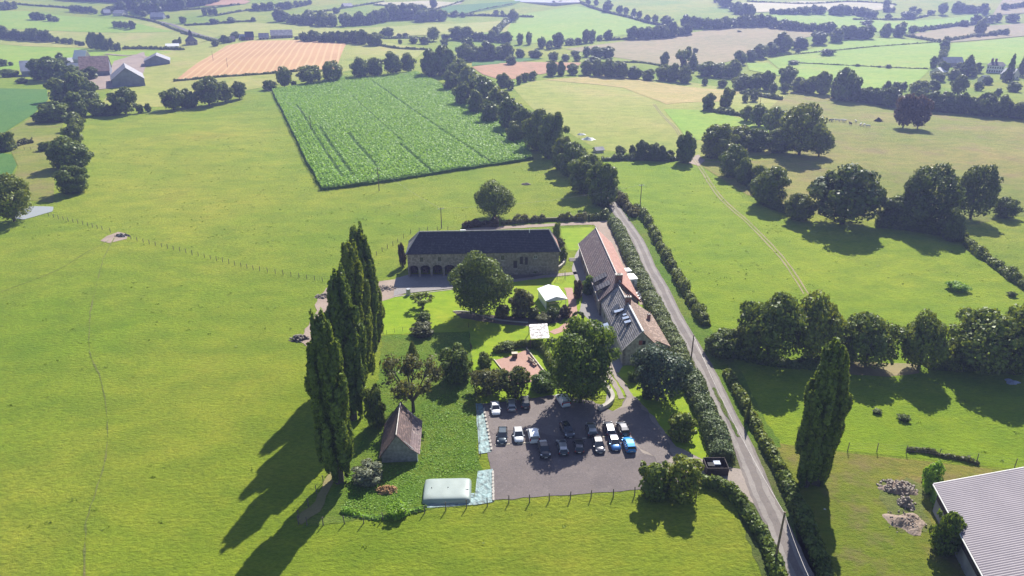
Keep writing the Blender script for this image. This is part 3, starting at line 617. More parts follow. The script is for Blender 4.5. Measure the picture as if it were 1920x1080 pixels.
ROWP('along the top of the gold field', 'hedge', [(944, 162, 26, 24), (956, 168, 16, 18), (973, 158, 10, 16), (984, 153, 14, 16), (998, 150, 18, 16), (1034, 142, 22, 26), (1052, 141, 16, 26), (1074, 140, 20, 20), (1101, 140, 24, 26), (1122, 142, 26, 30), (1144, 144, 28, 32), (1166, 145, 28, 28), (1190, 147, 28, 22), (1216, 150, 24, 20), (1244, 150, 26, 28), (1262, 152, 30, 32), (1285, 155, 28, 30)], 'mid')
ROWP('in the second row above the gold field', 'hedge', [(1004, 108, 26, 14), (1038, 114, 18, 16), (1060, 114, 16, 12), (1078, 104, 16, 9), (1082, 114, 14, 12), (1100, 106, 16, 18), (1120, 108, 26, 20), (1140, 108, 24, 20), (1112, 122, 26, 16), (1247, 122, 16, 24), (1283, 128, 14, 24, 'conifer')])
ROW('in the dense belt below the country house', [(1606, 190), (1660, 198), (1700, 204), (1745, 208), (1800, 212), (1860, 218), (1930, 224)], 26, 34, 0.85, 0.52, leaf='dark')
ROWP('in front of the country house', 'hedge', [(1665, 170, 22, 18, 'conifer'), (1681, 170, 18, 16, 'conifer'), (1694, 170, 14, 16, 'conifer'), (1725, 178, 40, 26), (1752, 170, 26, 20), (1800, 178, 28, 36, 'round'), (1760, 152, 26, 18), (1790, 148, 24, 18), (1770, 138, 18, 22), (1752, 126, 14, 20), (1836, 170, 16, 16), (1852, 158, 18, 14), (1872, 180, 14, 14), (1902, 172, 24, 18)])
ROWP('rising over the country house gardens', 'conifer', [(1817, 142, 36, 36), (1896, 152, 18, 48), (1918, 142, 18, 36), (1832, 136, 20, 18, 'hedge'), (1800, 138, 20, 20, 'hedge'), (1884, 148, 12, 14, 'hedge')], 'dark')
ROW('in the line climbing beside the lime field', [(1768, 114), (1772, 96), (1776, 80)], 16, 13, 0.9, 0.5)
ROW('in the hedge beyond the right brown field', [(1835, 70), (1890, 64)], 7, 8, 1.3, 0.8, kind='bush', noun='bush')
ROWP('dotted over the bright right hand fields', 'bush', [(1496, 98, 10, 7), (1552, 100, 26, 5), (1488, 119, 18, 4), (1608, 125, 8, 5), (1649, 127, 6, 4), (1666, 128, 11, 7), (1626, 47, 22, 9), (1386, 60, 8, 3), (1304, 98, 10, 8)], None, 'bush')
ROWP('by the left farm sheds', 'hedge', [(112, 124, 20, 24), (126, 124, 12, 10), (5, 124, 14, 13), (20, 123, 8, 7), (16, 144, 30, 14), (40, 156, 20, 10, 'bush'), (168, 148, 26, 22), (150, 160, 26, 24)])
ROWP('around the village by the church', 'hedge', [(330, 82, 14, 8), (337, 82, 6, 12), (427, 80, 16, 10), (440, 72, 18, 12), (455, 76, 10, 8), (557, 74, 12, 6)])
# ---------------------------------------------------------------- place them
SPECS.sort(key=lambda s: -s['w']*s['h'])
NIND = 296
_cache = {}; _cnt = {}; _merge = []; _names = {}
def tree_at(sp, p, W_, H_, i):
    kind = sp['kind']; cs = None
    hero = sp['hero']; d = p.length
    lod = 'h%d' % i if hero else ('n' if d < 330 else 'f')
    seed = sp['seed'] if sp['seed'] is not None else i % VARIANTS[kind]
    key = (kind, seed if not hero else (seed, i), lod)
    if key not in _cache:
        if hero:
            area = W_*H_*3.2; ls = 0.36 if hero == 2 else 0.34
            n = int(min(60000, max(3000, area/(ls*ls)*(4.2 if kind != 'apple' else 0.8))))
            me, tr, _ = protomesh(kind, seed, n, ls, W_/10, H_/10); _cache[key] = (me, tr, W_, H_)
        else:
            nom = {'round': 11, 'hedge': 9, 'bush': 4.5, 'conifer': 10, 'apple': 5, 'poplar': 8}[kind]
            n, ls = ({'n': (9000, 0.46), 'f': (3000, 0.8)} if kind in ('round', 'hedge') else {'n': (3600, 0.28), 'f': (1200, 0.55)} if kind == 'bush' else {'n': (1300, 0.3), 'f': (500, .6)} if kind == 'apple' else {'n': (3500, 0.5), 'f': (1600, 0.9)})[lod]
            me, tr, _ = protomesh(kind, seed, n, ls, nom/10, nom/10); _cache[key] = (me, tr, nom, nom)
    me, tr, nw, nh = _cache[key]
    nm = sp['name'] or NAMES[kind]
    root = empty(nm, p, random.uniform(0, 6.28) if not hero else 0.4*i, label=sp['label'], cat=sp['cat'] or CATS[kind], group=sp['group'])
    root.scale = (W_/nw, W_/nw, H_/nh)
    c = link('crown', me, root); c.material_slots[0].link = 'OBJECT'
    c.material_slots[0].material = LM[sp['leaf'] or ('mid', 'dark', 'mid')[i % 3]]
    link('trunk', tr, root); return root
for i, sp in enumerate(SPECS):
    p, W_, H_ = solve_box(sp['bx'], sp['yb'], sp['w'], sp['h'], CLEAR[sp['kind']])
    if i < NIND or sp['h'] > 22: tree_at(sp, p, W_, H_, i)
    else: _merge.append((p, W_, H_, i))
if _merge:
    Vs = []; Fs = []; o = 0; base = [proto('hedge', s, 700, 1.4)[:2] for s in range(4)]
    for p, W_, H_, i in _merge:
        V, F = base[i % 4]; a = random.uniform(0, 6.28); ca, sa = math.cos(a), math.sin(a)
        X = V[:, 0]*W_/10; Y = V[:, 1]*W_/10
        Vs.append(np.stack([X*ca-Y*sa+p.x, X*sa+Y*ca+p.y, V[:, 2]*H_/10+p.z], 1)); Fs.append(F+o); o += len(V)
    link('distant_trees', mesh_np('distant_trees', np.concatenate(Vs), np.concatenate(Fs), LM['dark']), kind='stuff', label='smallest distant trees and bushes dotted along the far hedges', cat='trees')
# the far wood, one mass
def wood(poly, n, h_, name='far_wood', label='dense dark wood at the top left of the landscape'):
    P = world_poly(poly, seg=20); q = np.array(P); x0, y0 = q.min(0); x1, y1 = q.max(0); Vs = []; Fs = []; o = 0; k = 0
    base = [proto('hedge', s, 500, 1.9)[:2] for s in range(4)]
    while k < n:
        x = random.uniform(x0, x1); y = random.uniform(y0, y1)
        if not inside(P, [x], [y])[0]: continue
        V, F = base[k % 4]; s = random.uniform(0.8, 1.2)*h_; a = random.uniform(0, 6.28); ca, sa = math.cos(a), math.sin(a)
        X = V[:, 0]*s*0.085; Y = V[:, 1]*s*0.085
        Vs.append(np.stack([X*ca-Y*sa+x, X*sa+Y*ca+y, V[:, 2]*s/10+HS(x, y)], 1)); Fs.append(F+o); o += len(V); k += 1
    link(name, mesh_np(name, np.concatenate(Vs), np.concatenate(Fs), LM['dark']), kind='stuff', label=label, cat='wood')
wood([(130, 2), (225, 5), (228, 25), (265, 28), (330, 20), (380, 12), (440, -6), (120, -8)], 330, 16)
# ---------------------------------------------------------------- poplars
def poplar(xt, yt, xb, yb, wpx, label, seed, group=None, leafn=26000):
    p = G(xb, yb); h_ = height_to(p, yt); s = FPX/axial(p+Vector((0, 0, h_/2))); W_ = wpx/s
    me, tr, _ = protomesh('poplar', seed, leafn, 0.40, W_/10, h_/10)
    r = empty('poplar_tree', p, seed*1.3, label=label, cat='poplar', group=group)
    c = link('crown', me, r); c.material_slots[0].link = 'OBJECT'; c.material_slots[0].material = LM['poplar']
    link('trunk', tr, r)
PG = 'poplars in the row along the left meadow'
poplar(597, 598, 636, 902, 68, 'nearest poplar of the row, at the wire fence corner', 0, PG, 30000)
poplar(634, 512, 662, 784, 72, 'second poplar of the row counted from the wire fence corner', 1, PG)
poplar(655, 462, 678, 722, 64, 'third poplar of the row, left of the tallest tip', 2, PG)
poplar(675, 428, 692, 672, 54, 'poplar with the topmost tip at the back of the row', 3, PG)
poplar(697, 510, 706, 640, 38, 'small last poplar at the right back of the row', 4, PG, 9000)
poplar(640, 560, 650, 745, 40, 'short poplar hidden low in the middle of the row', 5, PG, 12000)
poplar(1516, 646, 1508, 908, 60, 'left stem of the twin poplar beside the lane on the right', 6, 'twin poplars beside the lane', 26000)
poplar(1543, 666, 1530, 906, 52, 'right stem of the twin poplar beside the lane on the right', 7, 'twin poplars beside the lane', 20000)
# ---------------------------------------------------------------- hedges
def hedge(px, width, height, label, leaf='mid', dens=1.0, ls=0.36, name='hedge', rag=0.35, kind=None, cat='hedge', w1=None, h1=None, world=None):
    line = world or wline(px, 8); L = [0.0]
    for a, b_ in zip(line, line[1:]): L.append(L[-1]+(b_-a).length)
    tot = L[-1]; d = line[len(line)//2].length
    ls = max(ls, d*0.0016); w1 = w1 or width; h1 = h1 or height
    n = int(min(42000, tot*(width+2*height)/(ls*ls)*2.4*dens)); s = rng.uniform(0, tot, n)
    P = np.array([(q.x, q.y) for q in line]); X = np.interp(s, L, P[:, 0]); Y = np.interp(s, L, P[:, 1])
    X2 = np.interp(s+0.5, L, P[:, 0]); Y2 = np.interp(s+0.5, L, P[:, 1]); tx = X2-X; ty = Y2-Y
    end = (np.hypot(tx, ty) < 1e-3); tx[end] = P[-1, 0]-P[-2, 0]; ty[end] = P[-1, 1]-P[-2, 1]
    m_ = np.hypot(tx, ty); nx, ny = -ty/m_, tx/m_
    ph = rng.uniform(0, 100)
    bump_ = 1+rag*(0.5*np.sin(s*0.9+ph)+0.5*np.sin(s*0.37+ph*2)+0.35*np.sin(s*2.3+ph))
    q = s/tot; W_ = (width+(w1-width)*q)/2*(0.85+0.25*(bump_-1)); Hh = (height+(h1-height)*q)*np.clip(bump_, 0.3, 1.6)*0.9
    a = rng.uniform(0, math.pi, n); rad = rng.uniform(0.75, 1.07, n)
    ox = np.cos(a)*W_*rad; oz = np.abs(np.sin(a))**0.7*Hh*rad
    C = np.stack([X+nx*ox, Y+ny*ox, H(X+nx*ox, Y+ny*ox)+oz], 1)
    Nr = unit(np.stack([nx*np.cos(a), ny*np.cos(a), np.sin(a)], 1)+rng.normal(size=(n, 3))*0.5)
    V, F = cards(C, Nr, ls)
    # dark woody inside
    st = max(1, len(line)//60); cs = line[::st]+([line[-1]] if (len(line)-1) % st else [])
    k = len(V); inner = []; fi = []
    for i, p in enumerate(cs):
        a_ = cs[max(i-1, 0)]; b_ = cs[min(i+1, len(cs)-1)]; nv = Vector((-(b_-a_).y, (b_-a_).x, 0)).normalized(); q_ = i/max(1, len(cs)-1)
        ww = (width+(w1-width)*q_)*0.27; hh = (height+(h1-height)*q_)*0.55
        for o_, z in ((-ww, -0.2), (-ww*0.8, hh), (ww*0.8, hh), (ww, -0.2)):
            r_ = p+nv*o_; inner.append((r_.x, r_.y, HS(r_.x, r_.y)+z))
        if i:
            for j in range(3): fi.append((k+4*i+j-4, k+4*i+j-3, k+4*i+j+1, k+4*i+j))
    e = len(cs)-1; fi.append((k, k+1, k+2, k+3)); fi.append((k+4*e+3, k+4*e+2, k+4*e+1, k+4*e))
    return link(name, mesh_np(name, np.concatenate([V, np.array(inner)]), np.concatenate([F, np.array(fi)]), LM[leaf]), kind=kind, label=label, cat=cat)
hedge([(1150, 418), (1162, 440), (1180, 480), (1200, 525), (1228, 580), (1258, 640), (1284, 695)], 4.6, 2.4, 'thick flailed hedge between the long house and the lane', 'flail', rag=0.18, ls=0.26)
hedge([(1292, 705), (1308, 745), (1328, 790), (1346, 835), (1354, 866)], 4.6, 2.6, 'thick hedge between the small lawn and the lane', 'flail', rag=0.2, ls=0.26)
hedge([(1150, 362), (1170, 385), (1190, 408)], 3.5, 2.6, 'overgrown hedge at the far end of the lane', 'olive', rag=0.5)
hedge([(1190, 390), (1214, 418), (1235, 460), (1252, 490), (1278, 538), (1297, 570), (1324, 612)], 2.6, 2.2, 'uneven field hedge along the far side of the lane', 'mid', 0.9, rag=0.7)
hedge([(1362, 700), (1385, 742), (1410, 790), (1438, 842), (1464, 888)], 2.2, 1.7, 'low field hedge along the lane left of the twin poplars', 'mid', rag=0.3)
hedge([(1466, 892), (1490, 945), (1515, 1000), (1545, 1075), (1565, 1140)], 2.6, 1.9, 'shaded hedge along the lane in the bottom right', 'mid', rag=0.3)
hedge([(1312, 908), (1345, 914), (1385, 945), (1412, 985), (1440, 1030), (1462, 1100)], 2.2, 1.9, 'curved hedge between the bottom field and the lane', 'mid', rag=0.25)
hedge([(1798, 440), (1822, 468), (1860, 495), (1905, 528), (1960, 566)], 3.0, 2.0, 'ragged hedge running to the right edge of the picture', 'mid', rag=0.5)
hedge([(1320, 208), (1362, 214), (1420, 222), (1450, 236), (1490, 250)], 4.0, 2.6, 'dark curved hedge below the gold field corner', 'dark', rag=0.4)
hedge([(1128, 302), (1180, 300), (1240, 302), (1275, 300)], 3.0, 2.2, 'dark hedge across the top of the lane field', 'dark', rag=0.5)
hedge([(1400, 345), (1420, 368), (1436, 385), (1470, 398), (1505, 408)], 3.0, 2.4, 'hedge linking the trail clump and the dark belt', 'dark', rag=0.5)
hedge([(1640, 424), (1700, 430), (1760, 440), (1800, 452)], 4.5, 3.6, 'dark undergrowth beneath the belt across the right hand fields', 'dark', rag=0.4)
hedge([(868, 428), (895, 425), (935, 424)], 2.6, 2.4, 'purple grey hedge directly behind the barn roof', 'rust', rag=0.4)
hedge([(940, 421), (985, 417), (1040, 414), (1100, 413)], 2.0, 1.9, 'yellowing hedge along the back track', 'olive', 0.8, rag=0.8)
hedge([(1104, 412), (1140, 410)], 3.4, 2.6, 'dark hedge at the end of the back track', 'dark')
hedge([(926, 662), (950, 656), (985, 650), (1018, 660), (1036, 690), (1050, 720)], 1.7, 1.6, 'clipped dark hedge round the boules court', 'mid', 1.3, rag=0.2)
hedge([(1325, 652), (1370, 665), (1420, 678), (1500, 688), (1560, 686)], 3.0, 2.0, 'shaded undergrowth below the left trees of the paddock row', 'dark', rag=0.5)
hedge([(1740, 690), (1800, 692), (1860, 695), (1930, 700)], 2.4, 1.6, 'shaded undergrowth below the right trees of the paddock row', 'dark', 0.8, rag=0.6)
hedge([(1700, 846), (1735, 848), (1765, 856), (1810, 864), (1835, 872)], 0.8, 0.6, 'strip of dead weeds on the fence above the ribbed shed', 'olive', 0.8, rag=0.6)
hedge([(640, 958), (700, 972), (750, 966), (800, 952)], 0.9, 0.45, 'weeds along the fence left of the water tank', 'weed', 0.8, rag=0.6)
hedge([(1738, 900), (1760, 950), (1790, 1010), (1822, 1080), (1850, 1140)], 1.8, 1.1, 'nettles along the long wall of the ribbed shed', 'weed', 0.9, rag=0.7)
hedge([(232, 92), (280, 92), (345, 94)], 3.0, 2.4, 'thin hedge running to the church', 'dark', rag=0.6)
hedge([(0, 286), (12, 282), (40, 272), (62, 268)], 3.0, 2.0, 'low hedge left of the farm belt', 'olive', rag=0.6)
FARH = [([(232, 30), (300, 45), (372, 70), (410, 80)], 3, 2, 'hedge beside the church road'), ([(258, 24), (320, 20), (380, 17), (450, 9)], 3, 2, 'hedge under the pink field at the top'),
 ([(28, 8), (60, 11), (120, 15), (180, 22)], 3, 2, 'hedge crossing the hillside at the top left'), ([(345, 48), (390, 46), (440, 42), (480, 40)], 3, 2, 'hedge above the long meadow'),
 ([(405, 30), (450, 22), (480, 18)], 3, 2, 'short hedge below the pink field'), ([(575, 24), (620, 20), (680, 10), (720, 4)], 3, 2, 'hedge sloping up at the top centre left'),
 ([(700, 10), (740, 12), (800, 18), (820, 18)], 3, 2, 'hedge under the cream field'), ([(815, 19), (840, 12), (870, 2)], 3, 2, 'left hedge of the grey green field'),
 ([(870, 29), (900, 20), (960, 8)], 2, 1.4, 'right hedge of the grey green field'), ([(835, 31), (900, 30), (960, 32), (1000, 33)], 3, 3, 'long hedge below the grey green field'),
 ([(930, 66), (944, 50), (962, 36)], 7, 6, 'steep hedge climbing at the centre top'), ([(1085, 4), (1130, 22), (1180, 34), (1225, 46), (1260, 50)], 4, 3, 'sloping hedge at the top right of centre'),
 ([(1140, 76), (1180, 74)], 3, 2.4, 'short hedge left of the brown field'), ([(1400, 3), (1500, 8), (1600, 4), (1680, 10)], 3, 2, 'hedge over the cream field at the top'),
 ([(1600, 38), (1650, 38), (1700, 37), (1740, 30)], 3, 2.4, 'hedge above the upper right meadow'), ([(1705, 60), (1740, 56), (1790, 50), (1830, 46)], 5, 4, 'hedge above the right brown field'),
 ([(1698, 68), (1730, 74), (1762, 80)], 4, 2.4, 'hedge corner at the lime field'), ([(1780, 77), (1800, 74), (1830, 68)], 4, 3, 'hedge below the right brown field'),
 ([(1440, 108), (1475, 104), (1560, 96), (1700, 84), (1755, 80)], 1.4, 0.9, 'thin hedge line across the lime field'), ([(1480, 118), (1560, 122), (1680, 128), (1740, 130)], 1.4, 0.8, 'thin hedge line along the foot of the lime field'),
 ([(1150, 118), (1200, 118), (1240, 124)], 2, 1.2, 'thin hedge at the foot of the brown field'), ([(712, 86), (750, 92), (800, 94)], 3, 2, 'dotted hedge right of the stubble field'),
 ([(720, 73), (790, 72)], 3, 2, 'hedge in front of the orchard behind the stubble'), ([(1390, 176), (1440, 184), (1465, 188)], 4, 2.6, 'low hedge at the right corner of the gold field'),
 ([(325, 153), (400, 146), (500, 139), (560, 134)], 2, 1.4, 'dark edge along the foot of the stubble field'), ([(340, 63), (380, 72), (420, 80)], 2.5, 1.8, 'second hedge beside the church road')]
for q, a_, b_, t_ in FARH: hedge(q, a_, b_, t_, 'dark', 0.9, 0.9, rag=0.4)
# ---------------------------------------------------------------- maize
def maize():
    px = [(511, 172), (603, 357), (700, 346), (850, 322), (1000, 300), (988, 272), (960, 238), (885, 192), (830, 162), (783, 138), (640, 148)]
    P = world_poly(px, seg=3.0, jit=0.35); V, F = drape(P, 2.2); n = len(V)
    a = G(603, 357); b_ = G(511, 172); rd = (b_-a).normalized(); nx, ny = -rd.y, rd.x
    across = V[:, 0]*nx+V[:, 1]*ny; along = V[:, 0]*rd.x+V[:, 1]*rd.y
    tram = np.zeros(n)
    Z = H(V[:, 0], V[:, 1])+0.95+rng.uniform(-0.25, 0.25, n)-tram
    m = len(P); V3 = np.column_stack([V, Z]); lo = np.column_stack([np.array(P), H(np.array(P)[:, 0], np.array(P)[:, 1])-0.1])
    # skirt
    order = []
    for p in P:
        order.append(int(np.argmin((V[:, 0]-p[0])**2+(V[:, 1]-p[1])**2)))
    tri = [tuple(f) for f in F]
    for i in range(m):
        j = (i+1) % m; tri.append((order[i], order[j], n+j)); tri.append((order[i], n+j, n+i))
    # leaf cards over the whole stand
    q = np.array(P); N_ = 330000; x = rng.uniform(q[:, 0].min(), q[:, 0].max(), N_); y = rng.uniform(q[:, 1].min(), q[:, 1].max(), N_)
    c_ = x*nx+y*ny; row = np.round(c_/1.6)*1.6+rng.normal(0, 0.42, N_); x = x+nx*(row-c_); y = y+ny*(row-c_)
    k = inside(P, x, y); c_ = x*nx+y*ny; l_ = x*rd.x+y*rd.y; c0 = a.x*nx+a.y*ny; l0 = a.x*rd.x+a.y*rd.y
    for off, s0, s1 in ((-9, 10, 60), (-13, 8, 110), (-24, 20, 90), (-42, 5, 60), (-44, 60, 200), (-68, 10, 260), (-90, 10, 70), (-9, 60, 180)):
        k &= ~((np.abs(c_-c0-off) < (0.8 if off != -44 else 0.5)) & (l_-l0 > s0) & (l_-l0 < s1) & (rng.random(N_) < 0.97))
    x = x[k]; y = y[k]; C = np.stack([x, y, H(x, y)+rng.uniform(1.3, 2.25, len(x))], 1)
    Nr = unit(rng.normal(size=(len(x), 3))*0.4+np.array([0, 0, 1.0])); CV, CF = cards(C, Nr, 0.55, asp=0.75)
    me = bpy.data.meshes.new('maize_crop'); A = np.concatenate([V3, lo]); A2 = np.concatenate([A, CV])
    tris = np.array(tri); nf = len(tris)+len(CF)
    li = np.concatenate([tris.ravel(), (CF+len(A)).ravel()]).astype(np.int32)
    st = np.concatenate([np.arange(len(tris))*3, len(tris)*3+np.arange(len(CF))*4]).astype(np.int32)
    me.vertices.add(len(A2)); me.vertices.foreach_set('co', A2.astype(np.float32).ravel())
    me.loops.add(len(li)); me.loops.foreach_set('vertex_index', li); me.polygons.add(nf); me.polygons.foreach_set('loop_start', st)
    me.update(calc_edges=True); me.validate(); me.materials.append(M['maizebase']); me.materials.append(LM['maize'])
    mi = np.zeros(len(me.polygons), np.int32); mi[len(tris):] = 1; me.polygons.foreach_set('material_index', mi)
    link('maize_crop', me, kind='stuff', label='tall green maize standing in the large field', cat='maize')
M['maizebase'] = grass('maize_stand', (0.090, 0.190, 0.028), (0.100, 0.205, 0.030), 0.03, 0.3, 0.4, fine=0.6)
maize()
# ---------------------------------------------------------------- tall weeds and tussocks
def weeds(name, px, n, size, zh, leaf, label):
    P = world_poly(px, seg=4); q = np.array(P); x = rng.uniform(q[:, 0].min(), q[:, 0].max(), n); y = rng.uniform(q[:, 1].min(), q[:, 1].max(), n)
    k = inside(P, x, y); x = x[k]; y = y[k]
    cl = 0.5+0.5*np.sin(x*0.9+1.7*np.sin(y*0.6))*np.sin(y*1.1+1.3*np.sin(x*0.7))
    k = rng.random(len(x)) < 0.35+0.65*cl; x = x[k]; y = y[k]; cl = cl[k]
    C = np.stack([x, y, H(x, y)+zh*(0.2+0.8*cl)*rng.uniform(0.3, 1.0, len(x))], 1)
    V, F = cards(C, unit(rng.normal(size=(len(x), 3))*0.5+np.array([0, 0, 1.1])), size)
    link(name, mesh_np(name, V, F, LM[leaf]), kind='stuff', label=label, cat='weeds')
weeds('weeds', [(655, 890), (700, 875), (785, 868), (793, 800), (790, 755), (850, 735), (888, 745), (897, 850), (897, 885), (860, 890), (790, 905), (790, 950), (700, 968), (640, 975)], 22000, 0.15, 0.22, 'weed', 'green weeds around the small barn and the water tank')
weeds('rough_grass', [(655, 880), (710, 700), (722, 632), (878, 624), (888, 735), (850, 735), (790, 750), (760, 755), (700, 800)], 12000, 0.14, 0.15, 'weed', 'yellow green long grass in the orchard')
def tussocks(n):
    """small clumps of longer grass left by the cattle, all over the near meadows"""
    Q = [G(*q) for q in ((0, 1075), (1560, 1075), (1400, 300), (200, 300))]
    cx = []; 
    x = rng.uniform(-190, 150, n); y = rng.uniform(42, 330, n); k = (np.abs(x) < y*0.95+10)
    for bad in (world_poly([(640, 985), (1400, 930), (1560, 1150), (1900, 900), (1350, 600), (1230, 420), (1150, 370), (1050, 400), (750, 430), (700, 520), (560, 640), (620, 880), (560, 980)], seg=8), world_poly([(511, 172), (603, 360), (1005, 303), (990, 265), (783, 138)], seg=8)):
        k &= ~inside(bad, x, y)
    k &= (np.sin(x/19+2*np.sin(y/23))*np.sin(y/17+1.5*np.sin(x/29)) > rng.uniform(-0.6, 0.8, n))
    x = x[k]; y = y[k]; m_ = 7
    x = np.repeat(x, m_)+rng.normal(0, 0.28, len(x)*m_); y = np.repeat(y, m_)+rng.normal(0, 0.16, len(y)*m_)
    C = np.stack([x, y, H(x, y)+rng.uniform(0.02, 0.22, len(x))], 1)
    V, F = cards(C, unit(rng.normal(size=(len(x), 3))*0.7+np.array([0, 0, 0.5])), 0.2)
    link('grass_tussocks', mesh_np('grass_tussocks', V, F, LM['tuss']), kind='stuff', label='scattered tussocks of longer grass in the meadows', cat='grass')
tussocks(4000)
# ---------------------------------------------------------------- building materials
def stone(name, a, b_, mort, sc=1.0):
    m, t, b = newmat(name); v = ocoord(t)
    vo = N(t, 'ShaderNodeTexVoronoi'); vo.inputs['Scale'].default_value = 2.2*sc; t.links.new(v, vo.inputs['Vector'])
    c = mixc(t, noise(t, v, 0.5, 4, 0.7), a, b_)
    c = mixc(t, ramp(t, N(t, 'ShaderNodeSeparateColor').outputs[0], [(0, (0, 0, 0)), (1, (1, 1, 1))]), c, c)
    sp = N(t, 'ShaderNodeSeparateColor'); t.links.new(vo.outputs['Color'], sp.inputs[0])
    c = mixc(t, ramp(t, sp.outputs[0], [(0.2, (0.55,)*3), (0.8, (0, 0, 0))]), c, tuple(x*0.55 for x in a))
    c = mixc(t, ramp(t, vo.outputs['Distance'], [(0.55, (0, 0, 0)), (0.8, (0.7,)*3)]), c, mort)
    t.links.new(c, b.inputs['Base Color']); b.inputs['Roughness'].default_value = 0.9
    bump(t, b, vo.outputs['Distance'], 0.6, 0.05); return m
def tiles(name, a, b_, spots, moss, period=0.32, rough=0.8):
    """small roof tiles: courses, per-tile tone, lichen and weather streaks"""
    m, t, b = newmat(name); v = ocoord(t)
    c = ramp(t, noise(t, v, 0.35, 5, 0.65), [(0.35, a), (0.65, b_)])
    vo = N(t, 'ShaderNodeTexVoronoi'); vo.inputs['Scale'].default_value = 3.0; t.links.new(v, vo.inputs['Vector'])
    sp = N(t, 'ShaderNodeSeparateColor'); t.links.new(vo.outputs['Color'], sp.inputs[0])
    c = mixc(t, ramp(t, sp.outputs[0], [(0.0, (0.7,)*3), (0.5, (0, 0, 0))]), c, tuple(x*0.6 for x in a))
    c = mixc(t, ramp(t, sp.outputs[1], [(0.72, (0, 0, 0)), (0.95, (0.8,)*3)]), c, spots)
    c = mixc(t, ramp(t, noise(t, v, 0.8, 5, 0.75), [(0.58, (0, 0, 0)), (0.7, (0.55,)*3)]), c, moss)
    t.links.new(c, b.inputs['Base Color']); b.inputs['Roughness'].default_value = rough
    wv = N(t, 'ShaderNodeTexWave'); wv.bands_direction = 'Z'; wv.inputs['Scale'].default_value = 1/period/3.1; wv.inputs['Distortion'].default_value = 0.6
    t.links.new(v, wv.inputs[0]); bump(t, b, wv.outputs['Fac'], 0.7, 0.05); return m
B = {'stone': stone('rubble_stone_wall', (0.22, 0.185, 0.155), (0.29, 0.25, 0.21), (0.36, 0.32, 0.27)),
     'grey': stone('grey_stone_wall', (0.32, 0.285, 0.26), (0.41, 0.37, 0.33), (0.48, 0.44, 0.39)),
     'slate': tiles('dark_slate', (0.024, 0.023, 0.036), (0.036, 0.034, 0.050), (0.07, 0.07, 0.08), (0.045, 0.045, 0.05), rough=0.75),
     'violet': tiles('old_violet_tiles', (0.115, 0.085, 0.088), (0.160, 0.105, 0.100), (0.26, 0.20, 0.18), (0.10, 0.085, 0.08)),
     'orange': tiles('orange_tiles', (0.34, 0.165, 0.125), (0.40, 0.205, 0.150), (0.46, 0.28, 0.22), (0.33, 0.19, 0.14)),
     'brown': tiles('brown_tiles', (0.155, 0.100, 0.070), (0.205, 0.130, 0.090), (0.36, 0.25, 0.19), (0.17, 0.12, 0.08)),
     'grslate': tiles('weathered_grey_slate', (0.150, 0.140, 0.145), (0.225, 0.205, 0.205), (0.36, 0.33, 0.32), (0.10, 0.105, 0.10)),
     'umber': tiles('umber_tiles', (0.080, 0.052, 0.050), (0.120, 0.074, 0.066), (0.20, 0.13, 0.11), (0.09, 0.075, 0.05)),
     'boards': flat('weathered_boards', (0.20, 0.20, 0.20), 0.85, var=0.25, scale=2.0, bmp=0.03),
     'brick': stone('red_brick', (0.24, 0.105, 0.075), (0.30, 0.135, 0.095), (0.33, 0.26, 0.21), 2.2),
     'lead': flat('pale_ridge_capping', (0.45, 0.41, 0.37), 0.7, var=0.2, scale=1.5), 'dark': flat('dark_opening', (0.02, 0.017, 0.018), 0.9),
     'redwood': flat('red_shutter', (0.22, 0.06, 0.045), 0.7), 'white': flat('white_paint', (0.74, 0.73, 0.70), 0.5, var=0.05),
     'pvc': flat('white_tent_cloth', (0.80, 0.80, 0.80), 0.45, var=0.03), 'wood': flat('brown_wood', (0.16, 0.11, 0.075), 0.8, var=0.3, scale=4, bmp=0.02),
     'palewood': flat('pale_timber', (0.44, 0.39, 0.30), 0.8, var=0.25, scale=3, bmp=0.02), 'darkwood': flat('dark_boards', (0.045, 0.032, 0.030), 0.8, var=0.4, scale=5, bmp=0.02),
     'metal': flat('galvanised_sheet', (0.30, 0.31, 0.33), 0.5, 0.2, 0.2), 'rustmetal': flat('rusty_sheet', (0.17, 0.11, 0.10), 0.8, var=0.4, scale=0.7),
     'sheet': flat('bluish_shed_sheet', (0.16, 0.18, 0.22), 0.6, var=0.2, scale=0.3), 'fibro': flat('fibre_cement', (0.27, 0.26, 0.27), 0.8, var=0.25, scale=0.4),
     'stonepale': gravel('pale_stone', (0.34, 0.31, 0.27), (0.46, 0.43, 0.38), (0.56, 0.53, 0.48)), 'black': flat('black_rubber', (0.012, 0.012, 0.013), 0.8),
     'bladder': flat('grey_green_coated_fabric', (0.235, 0.285, 0.265), 0.55, var=0.06, scale=0.5), 'post': flat('grey_fence_post', (0.15, 0.125, 0.105), 0.9, var=0.3, scale=5),
     'wire': flat('wire', (0.10, 0.09, 0.085), 0.6), 'cable': flat('power_cable', (0.40, 0.36, 0.34), 0.5), 'dfibro': flat('dull_fibre_cement', (0.135, 0.130, 0.145), 0.8, var=0.3, scale=0.4), 'render': flat('cream_render', (0.55, 0.50, 0.44), 0.8),
     'tarp': flat('pale_blue_tarpaulin', (0.32, 0.36, 0.46), 0.6, var=0.2, bmp=0.1), 'hay': flat('rotting_straw', (0.30, 0.17, 0.075), 0.95, var=0.45, scale=3, bmp=0.2)}
m, t, b = newmat('window_glass'); b.inputs['Base Color'].default_value = (0.03, 0.035, 0.045, 1); b.inputs['Roughness'].default_value = 0.08; B['glass'] = m
